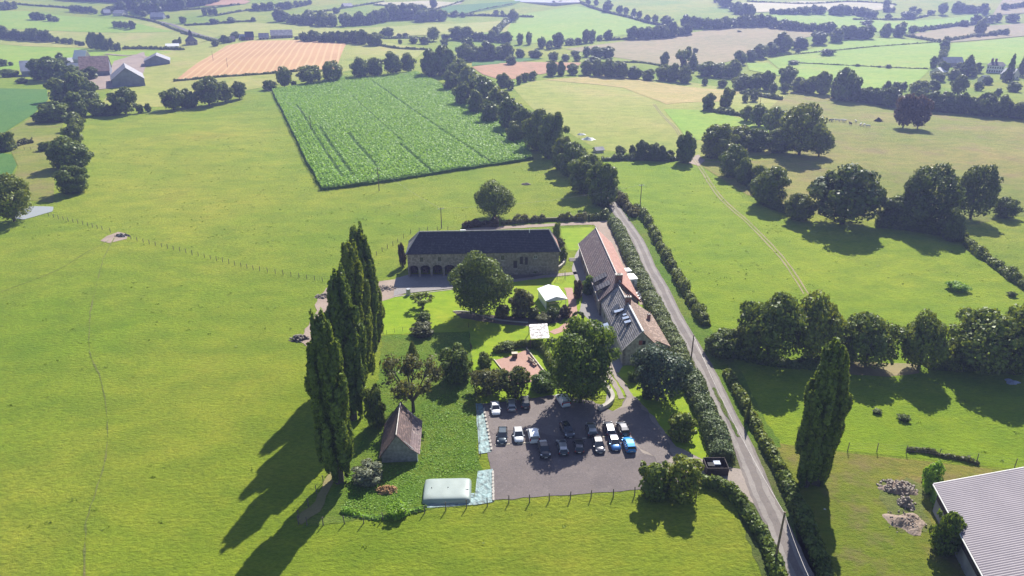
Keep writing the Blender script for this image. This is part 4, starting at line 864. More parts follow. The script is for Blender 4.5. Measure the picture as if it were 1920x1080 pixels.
m, t, b = newmat('skylight_glass'); b.inputs['Base Color'].default_value = (0.45, 0.50, 0.56, 1); b.inputs['Roughness'].default_value = 0.12; b.inputs['Metallic'].default_value = 0.5; B['sky'] = m
def ribbed():
    m, t, b = newmat('ribbed_sheet_roof'); v = ocoord(t)
    c = ramp(t, noise(t, v, 0.25, 4, 0.7), [(0.35, (0.140, 0.120, 0.142)), (0.65, (0.175, 0.150, 0.172))])
    t.links.new(mixc(t, ramp(t, noise(t, v, 1.5, 4, 0.75), [(0.6, (0, 0, 0)), (0.75, (0.5,)*3)]), c, (0.25, 0.22, 0.23)), b.inputs['Base Color'])
    b.inputs['Roughness'].default_value = 0.6; return m
B['ribbed'] = ribbed()
def cells(mb, L, Hh, t_, holes, y0=0.0, flip=False):
    """wall in the x-z plane, thickness t_ along y, with rectangular holes (x0,x1,z0,z1)"""
    xs = sorted({0, L, *[h[0] for h in holes], *[h[1] for h in holes]}); zs = sorted({-0.5, Hh, *[h[2] for h in holes], *[h[3] for h in holes]})
    solid = lambda i, j: 0 <= i < len(xs)-1 and 0 <= j < len(zs)-1 and not any(h[0] <= xs[i] < h[1] and h[2] <= zs[j] < h[3] for h in holes)
    for i in range(len(xs)-1):
        for j in range(len(zs)-1):
            if not solid(i, j): continue
            a, c, e, g = xs[i], xs[i+1], zs[j], zs[j+1]; y1 = y0+t_
            mb.poly([(a, y0, e), (c, y0, e), (c, y0, g), (a, y0, g)]); mb.poly([(c, y1, e), (a, y1, e), (a, y1, g), (c, y1, g)])
            if not solid(i-1, j): mb.poly([(a, y1, e), (a, y0, e), (a, y0, g), (a, y1, g)])
            if not solid(i+1, j): mb.poly([(c, y0, e), (c, y1, e), (c, y1, g), (c, y0, g)])
            if not solid(i, j-1): mb.poly([(a, y1, e), (c, y1, e), (c, y0, e), (a, y0, e)])
            if not solid(i, j+1): mb.poly([(a, y0, g), (c, y0, g), (c, y1, g), (a, y1, g)])
def frame2(pa, pb):
    """origin and rotation so that local x runs from pa to pb"""
    a = G(*pa); b_ = G(*pb); return a, math.atan2(b_.y-a.y, b_.x-a.x), math.hypot(b_.x-a.x, b_.y-a.y)
def window(parent, x0, x1, z0, z1, y=0.0, frame='white', sill=True, name='window'):
    t_ = 0.07; f = MB()
    f.box(x0, x0+t_, y+0.06, y+0.14, z0, z1); f.box(x1-t_, x1, y+0.06, y+0.14, z0, z1)
    f.box(x0+t_, x1-t_, y+0.06, y+0.14, z1-t_, z1); f.box(x0+t_, x1-t_, y+0.06, y+0.14, z0, z0+t_)
    xm = (x0+x1)/2; f.box(xm-0.03, xm+0.03, y+0.07, y+0.13, z0+t_, z1-t_)
    o = f.build(name, B[frame], parent)
    MB().box(x0+t_, x1-t_, y+0.095, y+0.105, z0+t_, z1-t_).build('pane', B['glass'], o)
    if sill: MB().box(x0-0.1, x1+0.1, y-0.08, y+0.06, z0-0.12, z0).build('sill', B['stonepale'], o)
    return o
# ---------------------------------------------------------------- the long slate barn
def slate_barn():
    o, rz, L = frame2((766, 519.5), (1047, 514)); D = 8.6; E = height_to(o, 476); Rg = E+4.2
    g = lambda px: (px-766)/281.0*L
    r = empty('slate_barn', o, rz, label='long stone barn with a dark slate hipped roof and open arcade bays', cat='barn')
    bays = [(g(768.5), g(785)), (g(789), g(807)), (g(811.5), g(829.5)), (g(834), g(852.5)), (g(857), g(874))]
    wins = [(g(789), g(795), E-2.2, E-1.0), (g(822), g(828), E-2.2, E-1.0), (g(939), g(945), E-2.1, E-0.9), (g(1000), g(1006.5), E-1.9, E-1.1)]
    doors = [(g(974), g(980), E-3.4, E-1.3), (g(983.5), g(989), E-3.6, E-1.5), (g(962), g(969), E-4.4, E-2.4)]
    mb = MB(); cells(mb, L, E, 0.55, [(a, b_, -0.5, 3.1) for a, b_ in bays]+wins+doors)
    mb.box(0, 0.5, 0.56, D-0.56, -0.5, E); mb.box(L-0.5, L, 0.56, D-0.56, -0.5, E); mb.box(0, L, D-0.55, D, -0.5, E)
    for a, b_ in bays:          # arched heads
        n = 6; c = (a+b_)/2; h = (b_-a)/2
        for s in (-1, 1):
            pts = [(c+s*h, 2.35)]+[(c+s*h*math.cos(q*math.pi/2/n), 2.35+0.74*math.sin(q*math.pi/2/n)) for q in range(1, n+1)]+[(c+s*h, 3.09)]
            if s < 0: pts = pts[::-1]
            mb.hexa([(x, 0.02, z) for x, z in pts], [(x, 0.5, z) for x, z in pts])
    mb.build('wall', B['stone'], r)
    MB().box(0.6, L-0.6, 4.6, 4.7, -0.3, E-0.1).build('inner_wall', B['darkwood'], r)
    MB().box(0.6, L-0.6, 0.6, 4.55, 3.2, 3.4).build('loft_floor', B['darkwood'], r)
    ov = 0.35; z0 = E-0.05; hi = 2.9
    a, b_, c, d_ = (-ov, -ov, z0), (L+ov, -ov, z0), (L+ov, D+ov, z0), (-ov, D+ov, z0); p, q = (hi, D/2, Rg), (L-hi*0.75, D/2, Rg)
    MB().slab([a, b_, q, p], 0.16).build('roof', B['slate'], r, label='front slope of dark slate')
    MB().slab([c, d_, p, q], 0.16).build('roof', B['slate'], r)
    MB().slab([d_, a, p], 0.15).build('roof', B['grslate'], r, label='pale slate hip end')
    MB().slab([b_, c, q], 0.15).build('roof', B['orange'], r, label='red tiled hip end')
    mb = MB(); up = lambda w_, k=0.07: Vector(w_)+Vector((0, 0, k))
    for e1, e2 in ((p, q), (a, p), (d_, p), (b_, q), (c, q)): mb.bar(up(e1), up(e2), 0.15, None, 5)
    mb.build('ridge_capping', B['lead'], r)
    MB().bar((L-7.2, D/2-0.5, Rg-0.5), (L-7.2, D/2-0.5, Rg+0.45), 0.13, 0.1, 8).build('vent_pipe', B['white'], r)
    MB().box(13.2, 14.6, D/2-0.2, D/2+0.25, Rg, Rg+0.35).build('ridge_vent', B['white'], r)
    for wd in wins: window(r, *wd, frame='white' if wd[0] > g(990) else 'wood')
    for dd in doors: MB().box(dd[0]+0.02, dd[1]-0.02, 0.16, 0.24, dd[2], dd[3]-0.02).build('door', B['darkwood'], r)
    k = 0
    for a_, b2 in bays[:4]:     # implements and stacked logs standing in the bays
        k += 1; lg = MB(); rd = random.Random(k)
        for i in range(5):
            for j in range(3-(i % 2)): x = a_+0.5+j*0.5+0.2*(i % 2); lg.bar((x, 2.2+rd.uniform(0, .3), 0.2+i*0.34), (x, 3.6, 0.2+i*0.34), 0.17, None, 7)
        o2 = lg.build('log_stack', B['wood'], None); o2.matrix_world = r_matrix(o, rz)
        tag(o2, 'log stack inside the %s arcade bay from the left of the slate barn' % ordn(k), 'firewood', 'log stacks in the arcade bays')
def r_matrix(o, rz):
    from mathutils import Matrix
    return Matrix.Translation(o) @ Matrix.Rotation(rz, 4, 'Z')
slate_barn()
# ---------------------------------------------------------------- the long farmhouse
def mass(r, x0, x1, y0, y1, eave, ridge, xr, wmat, lm, rm, ov=0.3, gl=(), gr=(), gf=(), gb=True, eaveR=None):
    """gabled block: ridge along y at x=xr; holes per wall"""
    eaveR = eaveR or eave; mb = MB(); W_ = x1-x0
    def tf(f):
        n = len(mb.v); return n
    n = len(mb.v); cells(mb, W_, min(eave, eaveR), 0.5, gf); mb.v[n:] = [(x+x0, y+y0, z) for x, y, z in mb.v[n:]]
    e = min(eave, eaveR); tri = [(x0, e), (x1, e)]+([(x1, eaveR)] if eaveR > e else [])+[(xr, ridge-0.12)]+([(x0, eave)] if eave > e else [])
    mb.hexa([(x, y0, z) for x, z in tri], [(x, y0+0.5, z) for x, z in tri])
    mb.hexa([(x, y1-0.5, z) for x, z in tri], [(x, y1, z) for x, z in tri]); mb.box(x0+0.5, x1-0.5, y1-0.5, y1, -0.5, e)
    n = len(mb.v); cells(mb, y1-y0, eave, 0.5, gl); mb.v[n:] = [(x0+y, y1-x, z) for x, y, z in mb.v[n:]]
    n = len(mb.v); cells(mb, y1-y0, eaveR, 0.5, gr); mb.v[n:] = [(x1-y, y0+x, z) for x, y, z in mb.v[n:]]
    mb.build('wall', B[wmat], r)
    sl = (ridge-eave)/(xr-x0); sr = (ridge-eaveR)/(x1-xr)
    MB().slab([(x0-ov, y0-0.15, eave-ov*sl), (xr, y0-0.15, ridge), (xr, y1+0.15, ridge), (x0-ov, y1+0.15, eave-ov*sl)], 0.17).build('roof', B[lm], r)
    MB().slab([(xr, y0-0.15, ridge), (x1+ov, y0-0.15, eaveR-ov*sr), (x1+ov, y1+0.15, eaveR-ov*sr), (xr, y1+0.15, ridge)], 0.17).build('roof', B[rm], r)
    MB().bar((xr, y0-0.17, ridge+0.04), (xr, y1+0.17, ridge+0.04), 0.14, None, 5).build('ridge_capping', B['lead'], r)
def chimney(r, x, y, z0, z1, sx=0.9, sy=0.6):
    c = MB().box(x-sx/2, x+sx/2, y-sy/2, y+sy/2, z0, z1).build('chimney', B['brick'], r)
    MB().box(x-sx/2-0.08, x+sx/2+0.08, y-sy/2-0.08, y+sy/2+0.08, z1, z1+0.12).build('chimney_cap', B['stonepale'], c)
    m_ = MB()
    for dx in (-0.2, 0.2): m_.bar((x+dx, y, z1+0.12), (x+dx, y, z1+0.5), 0.11, 0.09, 8)
    m_.build('chimney_pot', B['orange'], c)
def farmhouse():
    a = G(1160, 536, 7.4); b_ = G(1205, 621, 7.4); a.z = b_.z = 0; d = a-b_; LC = d.length; rz = math.atan2(d.y, d.x)-math.pi/2
    r = empty('farmhouse', b_, rz, label='stone farmhouse with grey slate and brown tile slopes and open skylights', cat='house')
    win_f = [(1.55, 2.25, 0.9, 2.4), (4.6, 5.3, 0.9, 2.4)]
    mass(r, -3.45, 3.55, 0, LC+0.4, 3.7, 7.4, 0, 'grey', 'grslate', 'brown', gf=win_f, gl=[(3, 4, 1, 2.3), (8, 9.1, 0, 2.2), (12, 13, 1, 2.3)])
    for w_ in win_f: window(r, w_[0]-3.45, w_[1]-3.45, w_[2], w_[3])
    MB().box(0.15, 0.75, -0.03, 0.02, 4.5, 5.35).build('attic_window', B['dark'], r)
    MB().box(-0.55, 0.1, -0.07, -0.005, 4.45, 5.4).build('shutter', B['redwood'], r)
    # lean-to on the lane side
    mb = MB().box(3.56, 6.3, 3.2, 3.6, -0.5, 2.3).box(5.9, 6.3, 3.6, LC-3, -0.5, 2.3).hexa([(3.56, 3.2, 2.3), (6.3, 3.2, 2.3), (3.56, 3.2, 3.55)], [(3.56, 3.6, 2.3), (6.3, 3.6, 2.3), (3.56, 3.6, 3.55)])
    mb.build('lean_to_wall', B['grey'], r)
    MB().slab([(3.35, 3.0, 3.86), (6.75, 3.0, 2.2), (6.75, LC-4, 2.2), (3.35, LC-0.5, 3.86)], 0.14).build('lean_to_roof', B['brown'], r)
    chimney(r, 0.1, LC*0.60, 6.6, 8.7, 1.1, 0.7); chimney(r, 4.9, LC*0.62, 2.6, 4.3, 0.6, 0.6)
    sl = 3.7/3.45; n = Vector((-sl, 0, 1)).normalized(); u = Vector((1, 0, sl)).normalized()
    i = 0
    for (x, y, w_, h_) in ((-1.9, 12.3, 1.0, 1.2), (-1.2, 11.6, 0.7, 0.8), (-1.15, 9.2, 0.7, 0.7), (-1.2, 7.6, 0.9, 1.3), (-1.2, 5.9, 0.9, 1.3)):
        c = Vector((x, y, 7.4+x*sl)) + n*0.03; ux = u*h_/2; uy = Vector((0, w_/2, 0))
        f = MB(); f.slab([c-ux-uy, c-ux+uy, c+ux+uy, c+ux-uy], -0.0) if False else None
        fr = MB().hexa([c-ux-uy, c+ux-uy, c+ux+uy, c-ux+uy], [q+n*0.12 for q in (c-ux-uy, c+ux-uy, c+ux+uy, c-ux+uy)]).build('skylight', B['dark'], r)
        # the sash stands open, hinged at the top
        top = c+ux+n*0.14; dn = (-u*math.cos(R(32))+n*math.sin(R(32)))*h_
        MB().hexa([top-uy, top+uy, top+uy+dn, top-uy+dn], [q+Vector((0, 0, 0.05)) for q in (top-uy, top+uy, top+uy+dn, top-uy+dn)]).build('sash', B['sky'], fr)
    c = Vector((-2.0, 14.4, 7.4-2.0*sl)); ux = u*0.9; uy = Vector((0, 1.0, 0))
    o = MB().hexa([c-ux-uy, c+ux-uy, c+ux+uy, c-ux+uy], [q+n*0.16 for q in (c-ux-uy, c+ux-uy, c+ux+uy, c-ux+uy)]).build('roof_glazing', B['glass'], r)
    m_ = MB()
    for k in (-0.5, 0, 0.5): m_.bar(c-ux+uy*k+n*0.18, c+ux+uy*k+n*0.18, 0.03, None, 4)
    m_.build('glazing_bar', B['lead'], o)
    # flashing lines seen on the left slope
    MB().bar((-3.7, -0.17, 3.45), (-0.05, -0.17, 7.4), 0.09, None, 4).build('verge_capping', B['lead'], r)
    MB().bar((0.05, LC*0.53, 7.46), (0.05, -0.2, 7.46), 0.2, None, 5).build('ridge_flashing', B['white'], r)
    # dark porch with a pale roof panel
    p = MB().box(-5.3, -3.96, 9.4, 11.8, -0.3, 2.9).build('porch', B['darkwood'], r)
    MB().slab([(-5.5, 9.9, 2.95), (-4.1, 9.9, 3.35), (-4.1, 12.0, 3.35), (-5.5, 12.0, 2.95)], 0.06).build('porch_roof', B['sky'], p)
    # ---- the long range behind
    a2 = G(1117, 427, 8.1); b2 = G(1163, 529, 8.1); a2.z = b2.z = 0; d = a2-b2; LB = d.length; rz = math.atan2(d.y, d.x)-math.pi/2
    q = empty('long_house', b2, rz, label='long stone range with a violet tile slope facing the barn and orange tiles behind', cat='house')
    gl = [(LB-LB*f-0.6, LB-LB*f+0.6, 0.0 if k % 2 else 0.9, 2.3) for k, f in enumerate((0.95, 0.86, 0.76, 0.66, 0.55, 0.42, 0.3, 0.18))]
    gl = sorted(gl)
    mass(q, -4.2, 4.4, 0, LB, 3.9, 8.1, 0, 'stone', 'violet', 'orange', gl=[(max(0.2, x0), x1, z0, z1) for x0, x1, z0, z1 in gl])
    chimney(q, -0.1, 1.4, 7.0, 9.3, 1.5, 0.9)
    MB().slab([(0.1, -0.35, 8.2), (4.9, -0.35, 3.5), (4.9, -0.18, 3.5), (0.1, -0.18, 8.2)], 0.3).build('verge_capping', B['redwood'], q)
    for x0, x1, z0, z1 in gl:
        ym = LB-(max(0.2, x0)+x1)/2; w2 = (x1-x0)/2
        o = MB().box(-4.1, -4.0, ym-w2+0.1, ym+w2-0.1, z0, z1-0.05).build('door' if z0 == 0 else 'window', B['redwood'] if z0 == 0 else B['glass'], q)
        MB().box(-4.32, -4.2, ym-w2-0.05, ym+w2+0.05, z1, z1+0.22).build('lintel', B['stonepale'], o)
    for y0 in (2.6, 7.2):
        dm = MB().box(-4.3, -1.6, y0, y0+2.2, 3.2, 5.1).build('dormer', B['stone'], q)
        MB().box(-4.36, -4.31, y0+0.5, y0+2.1, 3.9, 5.2).build('dormer_recess_shade', B['dark'], dm)  # dark sheet painted as the shade inside the dormer recess
        MB().slab([(-4.6, y0-0.15, 5.0), (-4.6, y0+2.35, 5.0), (-1.6, y0+2.35, 6.6), (-1.6, y0-0.15, 6.6)], 0.14).build('dormer_roof', B['slate'], dm)
    MB().bar((-4.55, 0, 3.62), (-4.55, LB, 3.62), 0.08, None, 6).build('gutter', B['lead'], q)
farmhouse()
# ---------------------------------------------------------------- small barn
def small_barn():
    o, rz, L = frame2((716, 868), (781, 865)); L = 5.5; n = 8.6; h = height_to(o, 853)
    r = empty('small_barn', o, rz, label='small steep roofed timber barn with umber tiles and a grey boarded gable', cat='barn')
    xr = 2.55; rd = 5.3
    tri = [(0, h), (L, 1.7), (xr, rd-0.15)]
    MB().box(0, L, 0, 0.2, -0.4, 1.7).hexa([(0, 0, 1.7), (L, 0, 1.7), (xr, 0, rd-0.15), (0, 0, h)], [(0, 0.2, 1.7), (L, 0.2, 1.7), (xr, 0.2, rd-0.15), (0, 0.2, h)]).box(0, 0.2, 0.2, n, -0.4, min(h, 1.7)).box(L-0.2, L, 0.2, n, -0.4, 1.65).box(0.2, L-0.2, n-0.2, n, -0.4, 1.7).hexa([(0, n-0.2, 1.7), (L, n-0.2, 1.7), (xr, n-0.2, rd-0.15)], [(0, n, 1.7), (L, n, 1.7), (xr, n, rd-0.15)]).build('wall', B['boards'], r)
    m_ = MB()
    for k in range(8): m_.box(0.02, L-0.02, -0.035, -0.003, 0.05+k*0.27, 0.27+k*0.27) if 0.27+k*0.27 < 1.9 else None
    m_.build('weatherboard', B['boards'], r)
    MB().slab([(-0.35, -0.25, h-0.5), (xr, -0.25, rd), (xr, n+0.2, rd), (-0.35, n+0.2, h-0.5)], 0.12).build('roof', B['umber'], r)
    xb, zb = 4.5, 2.75
    MB().slab([(xr, -0.25, rd), (xb, -0.25, zb), (xb, n+0.2, zb), (xr, n+0.2, rd)], 0.12).build('roof', B['umber'], r)
    MB().slab([(xb-0.02, -0.2, zb-0.03), (L+0.45, -0.2, 1.45), (L+0.45, n+0.15, 1.45), (xb-0.02, n+0.15, zb-0.03)], 0.1).build('lower_roof', B['violet'], r, label='greyer lower strip of the roof')
    MB().bar((xr, -0.28, rd+0.03), (xr, n+0.22, rd+0.03), 0.09, None, 5).build('ridge_capping', B['lead'], r)
    MB().box(L-0.02, L+0.08, -0.1, 0.12, -0.3, 1.5).build('corner_board', B['white'], r)
small_barn()
# ---------------------------------------------------------------- ribbed shed, bottom right
def ribbed_shed():
    a = G(1751, 907, 4.6); b_ = G(1846, 1082, 4.6); a.z = b_.z = 0; d = b_-a; L = d.length*1.35
    c = G(1920, 891, 4.9); c.z = 0; e = (c-a).normalized(); rz = math.atan2(e.y, e.x)
    f = -Vector((-e.y, e.x, 0)); sk = d.dot(e)/d.length*L; dp = d.dot(f)/d.length*L
    r = empty('ribbed_shed', a, rz, label='large low shed with a ribbed mauve grey roof at the bottom right corner', cat='shed')
    W_ = 34.0; nr = int(dp/0.085); V = []; F = []
    for i in range(nr+1):
        q = i/nr; z = 4.6+0.026*math.sin(i*math.pi/2)
        V += [(sk*q, -dp*q, z), (sk*q+W_*0.5, -dp*q, z+1.9), (sk*q+W_, -dp*q, z+0.1)]
    for i in range(nr):
        for j in (0, 1): k = 3*i+j; F.append((k, k+1, k+4, k+3))
    me = bpy.data.meshes.new('roof'); me.from_pydata(V, [], F); me.materials.append(B['ribbed']); ro = link('roof', me, r)
    s = ro.modifiers.new('thickness', 'SOLIDIFY'); s.thickness = 0.05
    g = (sk/dp)
    MB().hexa([(0.7, -0.4, -0.5), (0.7+g*(dp-0.4), -dp, -0.5), (1.0+g*(dp-0.4), -dp, -0.5), (1.0, -0.4, -0.5)], [(0.7, -0.4, 2.2), (0.7+g*(dp-0.4), -dp, 2.2), (1.0+g*(dp-0.4), -dp, 2.2), (1.0, -0.4, 2.2)]).build('wall', B['fibro'], r)
    MB().hexa([(0.7, -0.4, 2.21), (0.7+g*(dp-0.4), -dp, 2.21), (0.8+g*(dp-0.4), -dp, 2.21), (0.8, -0.4, 2.21)], [(0.7, -0.4, 4.4), (0.7+g*(dp-0.4), -dp, 4.4), (0.8+g*(dp-0.4), -dp, 4.4), (0.8, -0.4, 4.4)]).build('cladding', B['darkwood'], r)
    MB().box(1.05, W_-0.5, -0.7, -0.4, -0.5, 4.5).build('back_wall', B['fibro'], r)
    MB().bar((-0.08, 0, 4.52), (sk-0.08, -dp, 4.52), 0.09, None, 6).build('gutter', B['white'], r)
    MB().bar((0, 0.06, 4.62), (W_/2, 0.06, 6.52), 0.06, None, 5).build('verge_capping', B['white'], r)
ribbed_shed()
# ---------------------------------------------------------------- far buildings
def gabled(name, pa, pb, eave, ridge, depth, wmat, rmat, label, cat='barn', axis='x', chim=(), wins=0, group=None, rmat2=None):
    """block whose front foot runs pa->pb in the photo; ridge along x (axis 'x') or along depth ('y')"""
    o, rz, L = frame2(pa, pb); o = Vector((o.x, o.y, min(o.z, G(*pb).z)-0.3)); r = empty(name, o, rz, label=label, cat=cat, group=group); D = depth
    if axis == 'x':
        mb = MB().box(0, L, 0, D, -1, eave)
        for x in (0, L-0.4): mb.hexa([(x, 0, eave), (x, D, eave), (x, D/2, ridge-0.15)], [(x+0.4, 0, eave), (x+0.4, D, eave), (x+0.4, D/2, ridge-0.15)])
        mb.build('wall', B[wmat], r); s = 0.5*(ridge-eave)/(D/2)
        MB().slab([(-0.4, -0.5, eave-s), (L+0.4, -0.5, eave-s), (L+0.4, D/2, ridge), (-0.4, D/2, ridge)], 0.2).build('roof', B[rmat], r)
        MB().slab([(-0.4, D/2, ridge), (L+0.4, D/2, ridge), (L+0.4, D+0.5, eave-s), (-0.4, D+0.5, eave-s)], 0.2).build('roof', B[rmat], r)
    else:
        mb = MB().box(0, L, 0, D, -1, eave)
        for y in (0, D-0.4): mb.hexa([(0, y, eave), (L, y, eave), (L/2, y, ridge-0.15)], [(0, y+0.4, eave), (L, y+0.4, eave), (L/2, y+0.4, ridge-0.15)])
        mb.build('wall', B[wmat], r); s = 0.5*(ridge-eave)/(L/2)
        MB().slab([(-0.5, -0.4, eave-s), (L/2, -0.4, ridge), (L/2, D+0.4, ridge), (-0.5, D+0.4, eave-s)], 0.2).build('roof', B[rmat], r)
        MB().slab([(L/2, -0.4, ridge), (L+0.5, -0.4, eave-s), (L+0.5, D+0.4, eave-s), (L/2, D+0.4, ridge)], 0.2).build('roof', B[rmat2 or rmat], r)
        if rmat2:       # pale translucent strips
            for k in range(4):
                m_ = MB(); y = D*(0.12+0.24*k); m_.slab([(L/2, y, ridge+0.05), (L+0.5, y, eave-s+0.05), (L+0.5, y+D*0.05, eave-s+0.05), (L/2, y+D*0.05, ridge+0.05)], 0.03)
                m_.slab([(-0.5, y, eave-s+0.05), (L/2, y, ridge+0.05), (L/2, y+D*0.07, ridge+0.05), (-0.5, y+D*0.07, eave-s+0.05)], 0.03); m_.build('roof_light', B['metal'], r)
    for x in chim: chimney(r, L*x, D/2, ridge-0.6, ridge+1.4)
    for k in range(wins):
        x = L*(k+0.5)/wins; w_ = MB().box(x-0.5, x+0.5, -0.06, -0.01, 0.9, 2.2).build('window', B['glass'], r)
    return r
gabled('farm_shed', (212, 164), (273, 161), 5.5, 13.0, 34, 'sheet', 'dfibro', 'big bluish farm shed with a striped roof, gable towards us, in the left farm', 'shed', 'y', rmat2='fibro')
gabled('farm_shed', (152, 145), (207, 142), 4.5, 14.0, 26, 'sheet', 'rustmetal', 'broad brown roofed shed left of the striped shed in the left farm', 'shed')
gabled('farm_shed', (42, 144), (108, 140), 4.5, 11.0, 20, 'sheet', 'sheet', 'long dark blue grey shed behind the trees at far left', 'shed')
gabled('farm_shed', (272, 125), (319, 120), 4.5, 9.0, 26, 'sheet', 'dfibro', 'striped roof shed standing alone in the field right of the left farm', 'shed', 'y', rmat2='fibro')
gabled('farm_house', (161, 123), (175, 121), 6.0, 12.5, 12, 'render', 'white', 'pale gabled farmhouse among the sheds of the left farm', 'house', 'y', wins=2)
gabled('farm_building', (126, 132), (150, 131), 2.8, 5.5, 8, 'render', 'metal', 'low pale roofed outbuilding beside the left farm trees', 'outbuilding')
gabled('farm_building', (132, 122), (156, 119), 2.8, 6, 7, 'brick', 'sheet', 'low brick outbuilding behind the left farmhouse', 'outbuilding')
gabled('white_shed', (312, 91), (336, 89), 2.6, 4.6, 9, 'render', 'white', 'white roofed shed beside the church', 'shed')
def church():
    o, rz, L = frame2((350, 86), (371, 84)); W_ = 9.0; r = empty('church', o, rz, label='small stone church with a steep slate roof and a pointed spire', cat='church')
    h = height_to(o, 75)
    MB().box(0, L, 0, 14, -1, 4.5).build('wall', B['stone'], r)
    c = (L/2, 7); rr = height_to(o, 66)
    MB().slab([(-.5, -.5, 4.4), (L+.5, -.5, 4.4), (c[0]+1, 5, rr*0.92), (c[0]-1, 5, rr*0.92)], .2).slab([(L+.5, -.5, 4.4), (L+.5, 14.5, 4.4), (c[0]+1, 9, rr*0.92), (c[0]+1, 5, rr*0.92)], .2).slab([(-.5, 14.5, 4.4), (-.5, -.5, 4.4), (c[0]-1, 5, rr*0.92), (c[0]-1, 9, rr*0.92)], .2).slab([(L+.5, 14.5, 4.4), (-.5, 14.5, 4.4), (c[0]-1, 9, rr*0.92), (c[0]+1, 9, rr*0.92)], .2).build('roof', B['slate'], r)
    MB().box(c[0]-1.6, c[0]+1.6, 5.4, 8.6, rr*0.8, rr*1.15).build('belfry', B['darkwood'], r)
    top = height_to(o, 55.5); s = MB(); q = [(c[0]-2, 5), (c[0]+2, 5), (c[0]+2, 9), (c[0]-2, 9)]
    for i in range(4): s.poly([(*q[i], rr*1.15), (*q[(i+1) % 4], rr*1.15), (c[0], 7, top)])
    s.poly([(*p, rr*1.15) for p in q[::-1]]); s.build('spire', B['slate'], r)
    for x in (L*0.25, L*0.75): MB().box(x-.5, x+.5, -.07, -.01, 1.4, 3.4).build('window', B['glass'], r)
church()
VG = 'houses of the village behind the stubble field'
for a, b_, e, rg, d, wm, rm, lab in (((448, 75), (458, 75), 3, 6, 7, 'render', 'metal', 'small pale house at the left end of the village row'), ((461, 76), (476, 75), 4, 9, 8, 'brick', 'slate', 'dark brick house in the village row'),
     ((486, 75), (504, 74), 3, 7, 8, 'stone', 'fibro', 'low grey house between the dark house and the long barn'), ((509, 73), (549, 71), 4, 9, 12, 'stone', 'fibro', 'long grey barn of the village'),
     ((597, 79), (608, 79), 3, 6, 7, 'render', 'metal', 'pale house hidden in the hedge right of the village'), ((432, 79), (442, 78), 3, 6, 7, 'stone', 'slate', 'tiny dark cottage nearest the church')):
    gabled('village_house', a, b_, e, rg, d, wm, rm, lab, 'house', group=VG, wins=3)
gabled('far_farm', (212, 30), (230, 30), 4, 8, 12, 'render', 'fibro', 'pale shed of the little farm under the far wood', 'shed')
gabled('far_farm', (196, 29), (208, 28), 4, 8, 10, 'stone', 'metal', 'left house of the little farm under the far wood', 'house')
gabled('far_farm', (282, 37), (306, 36), 4, 9, 14, 'sheet', 'sheet', 'dark barn below the far wood beside the church road', 'barn')
gabled('far_farm', (646, 15), (662, 14), 3, 7, 10, 'stone', 'fibro', 'lonely building in the fields at the top centre left', 'house')
gabled('industrial_building', (960, 2), (1042, 11), 5, 8, 26, 'render', 'metal', 'long pale roofed works at the top centre', 'works', wins=6)
gabled('industrial_building', (1044, 11), (1090, 6), 5, 8, 18, 'render', 'fibro', 'right wing of the works at the top centre', 'works', wins=4)
def country_house():
    o, rz, L = frame2((1848, 136), (1880, 137)); h = height_to(o, 122); rg = height_to(o, 116)
    r = empty('country_house', o, rz, label='white country house with rows of windows and dark chimneys at the right', cat='house')
    MB().box(0, L, 0, 10, -1, h).build('wall', B['white'], r)
    MB().slab([(-.4, -.4, h), (L+.4, -.4, h), (L-2, 4, rg), (2, 4, rg)], .2).slab([(L+.4, 10.4, h), (-.4, 10.4, h), (2, 6, rg), (L-2, 6, rg)], .2).slab([(L+.4, -.4, h), (L+.4, 10.4, h), (L-2, 6, rg), (L-2, 4, rg)], .2).slab([(-.4, 10.4, h), (-.4, -.4, h), (2, 4, rg), (2, 6, rg)], .2).slab([(2, 4, rg), (L-2, 4, rg), (L-2, 6, rg), (2, 6, rg)], .2).build('roof', B['slate'], r)
    for x in (L*.2, L*.42): chimney(r, x, 5, rg-.5, rg+2.2, 1.6, 1)
    for k in range(7):
        x = L*(k+.5)/7
        for z in (h*.12, h*.6): MB().box(x-.45, x+.45, -.05, -.01, z, z+h*.24).build('window', B['glass'], r)
    MB().box(0, L, -.2, -.0, h-.35, h-.02).build('cornice', B['white'], r)
country_house()
GH = 'outbuildings of the country house'
for a, b_, e, rg, d, wm, rm, lab, ax in (((1766, 142), (1776, 139), 3, 6, 9, 'render', 'white', 'white roofed outbuilding left of the country house', 'x'), ((1770, 126), (1806, 124), 4, 8, 10, 'stone', 'sheet', 'long dark roofed building left of the country house', 'x'),
     ((1846, 158), (1858, 157), 3, 6, 8, 'render', 'metal', 'grey blue cottage below the country house', 'x'), ((1895, 150), (1910, 148), 4, 8, 8, 'render', 'metal', 'pale gabled cottage at the right edge of the gardens', 'y')):
    gabled('outbuilding', a, b_, e, rg, d, wm, rm, lab, 'outbuilding', ax, group=GH, wins=2)
gabled('field_shelter', (1118, 287), (1132, 286), 1.7, 2.6, 3.5, 'render', 'fibro', 'small grey roofed shelter in the hedge above the lane field', 'shelter')
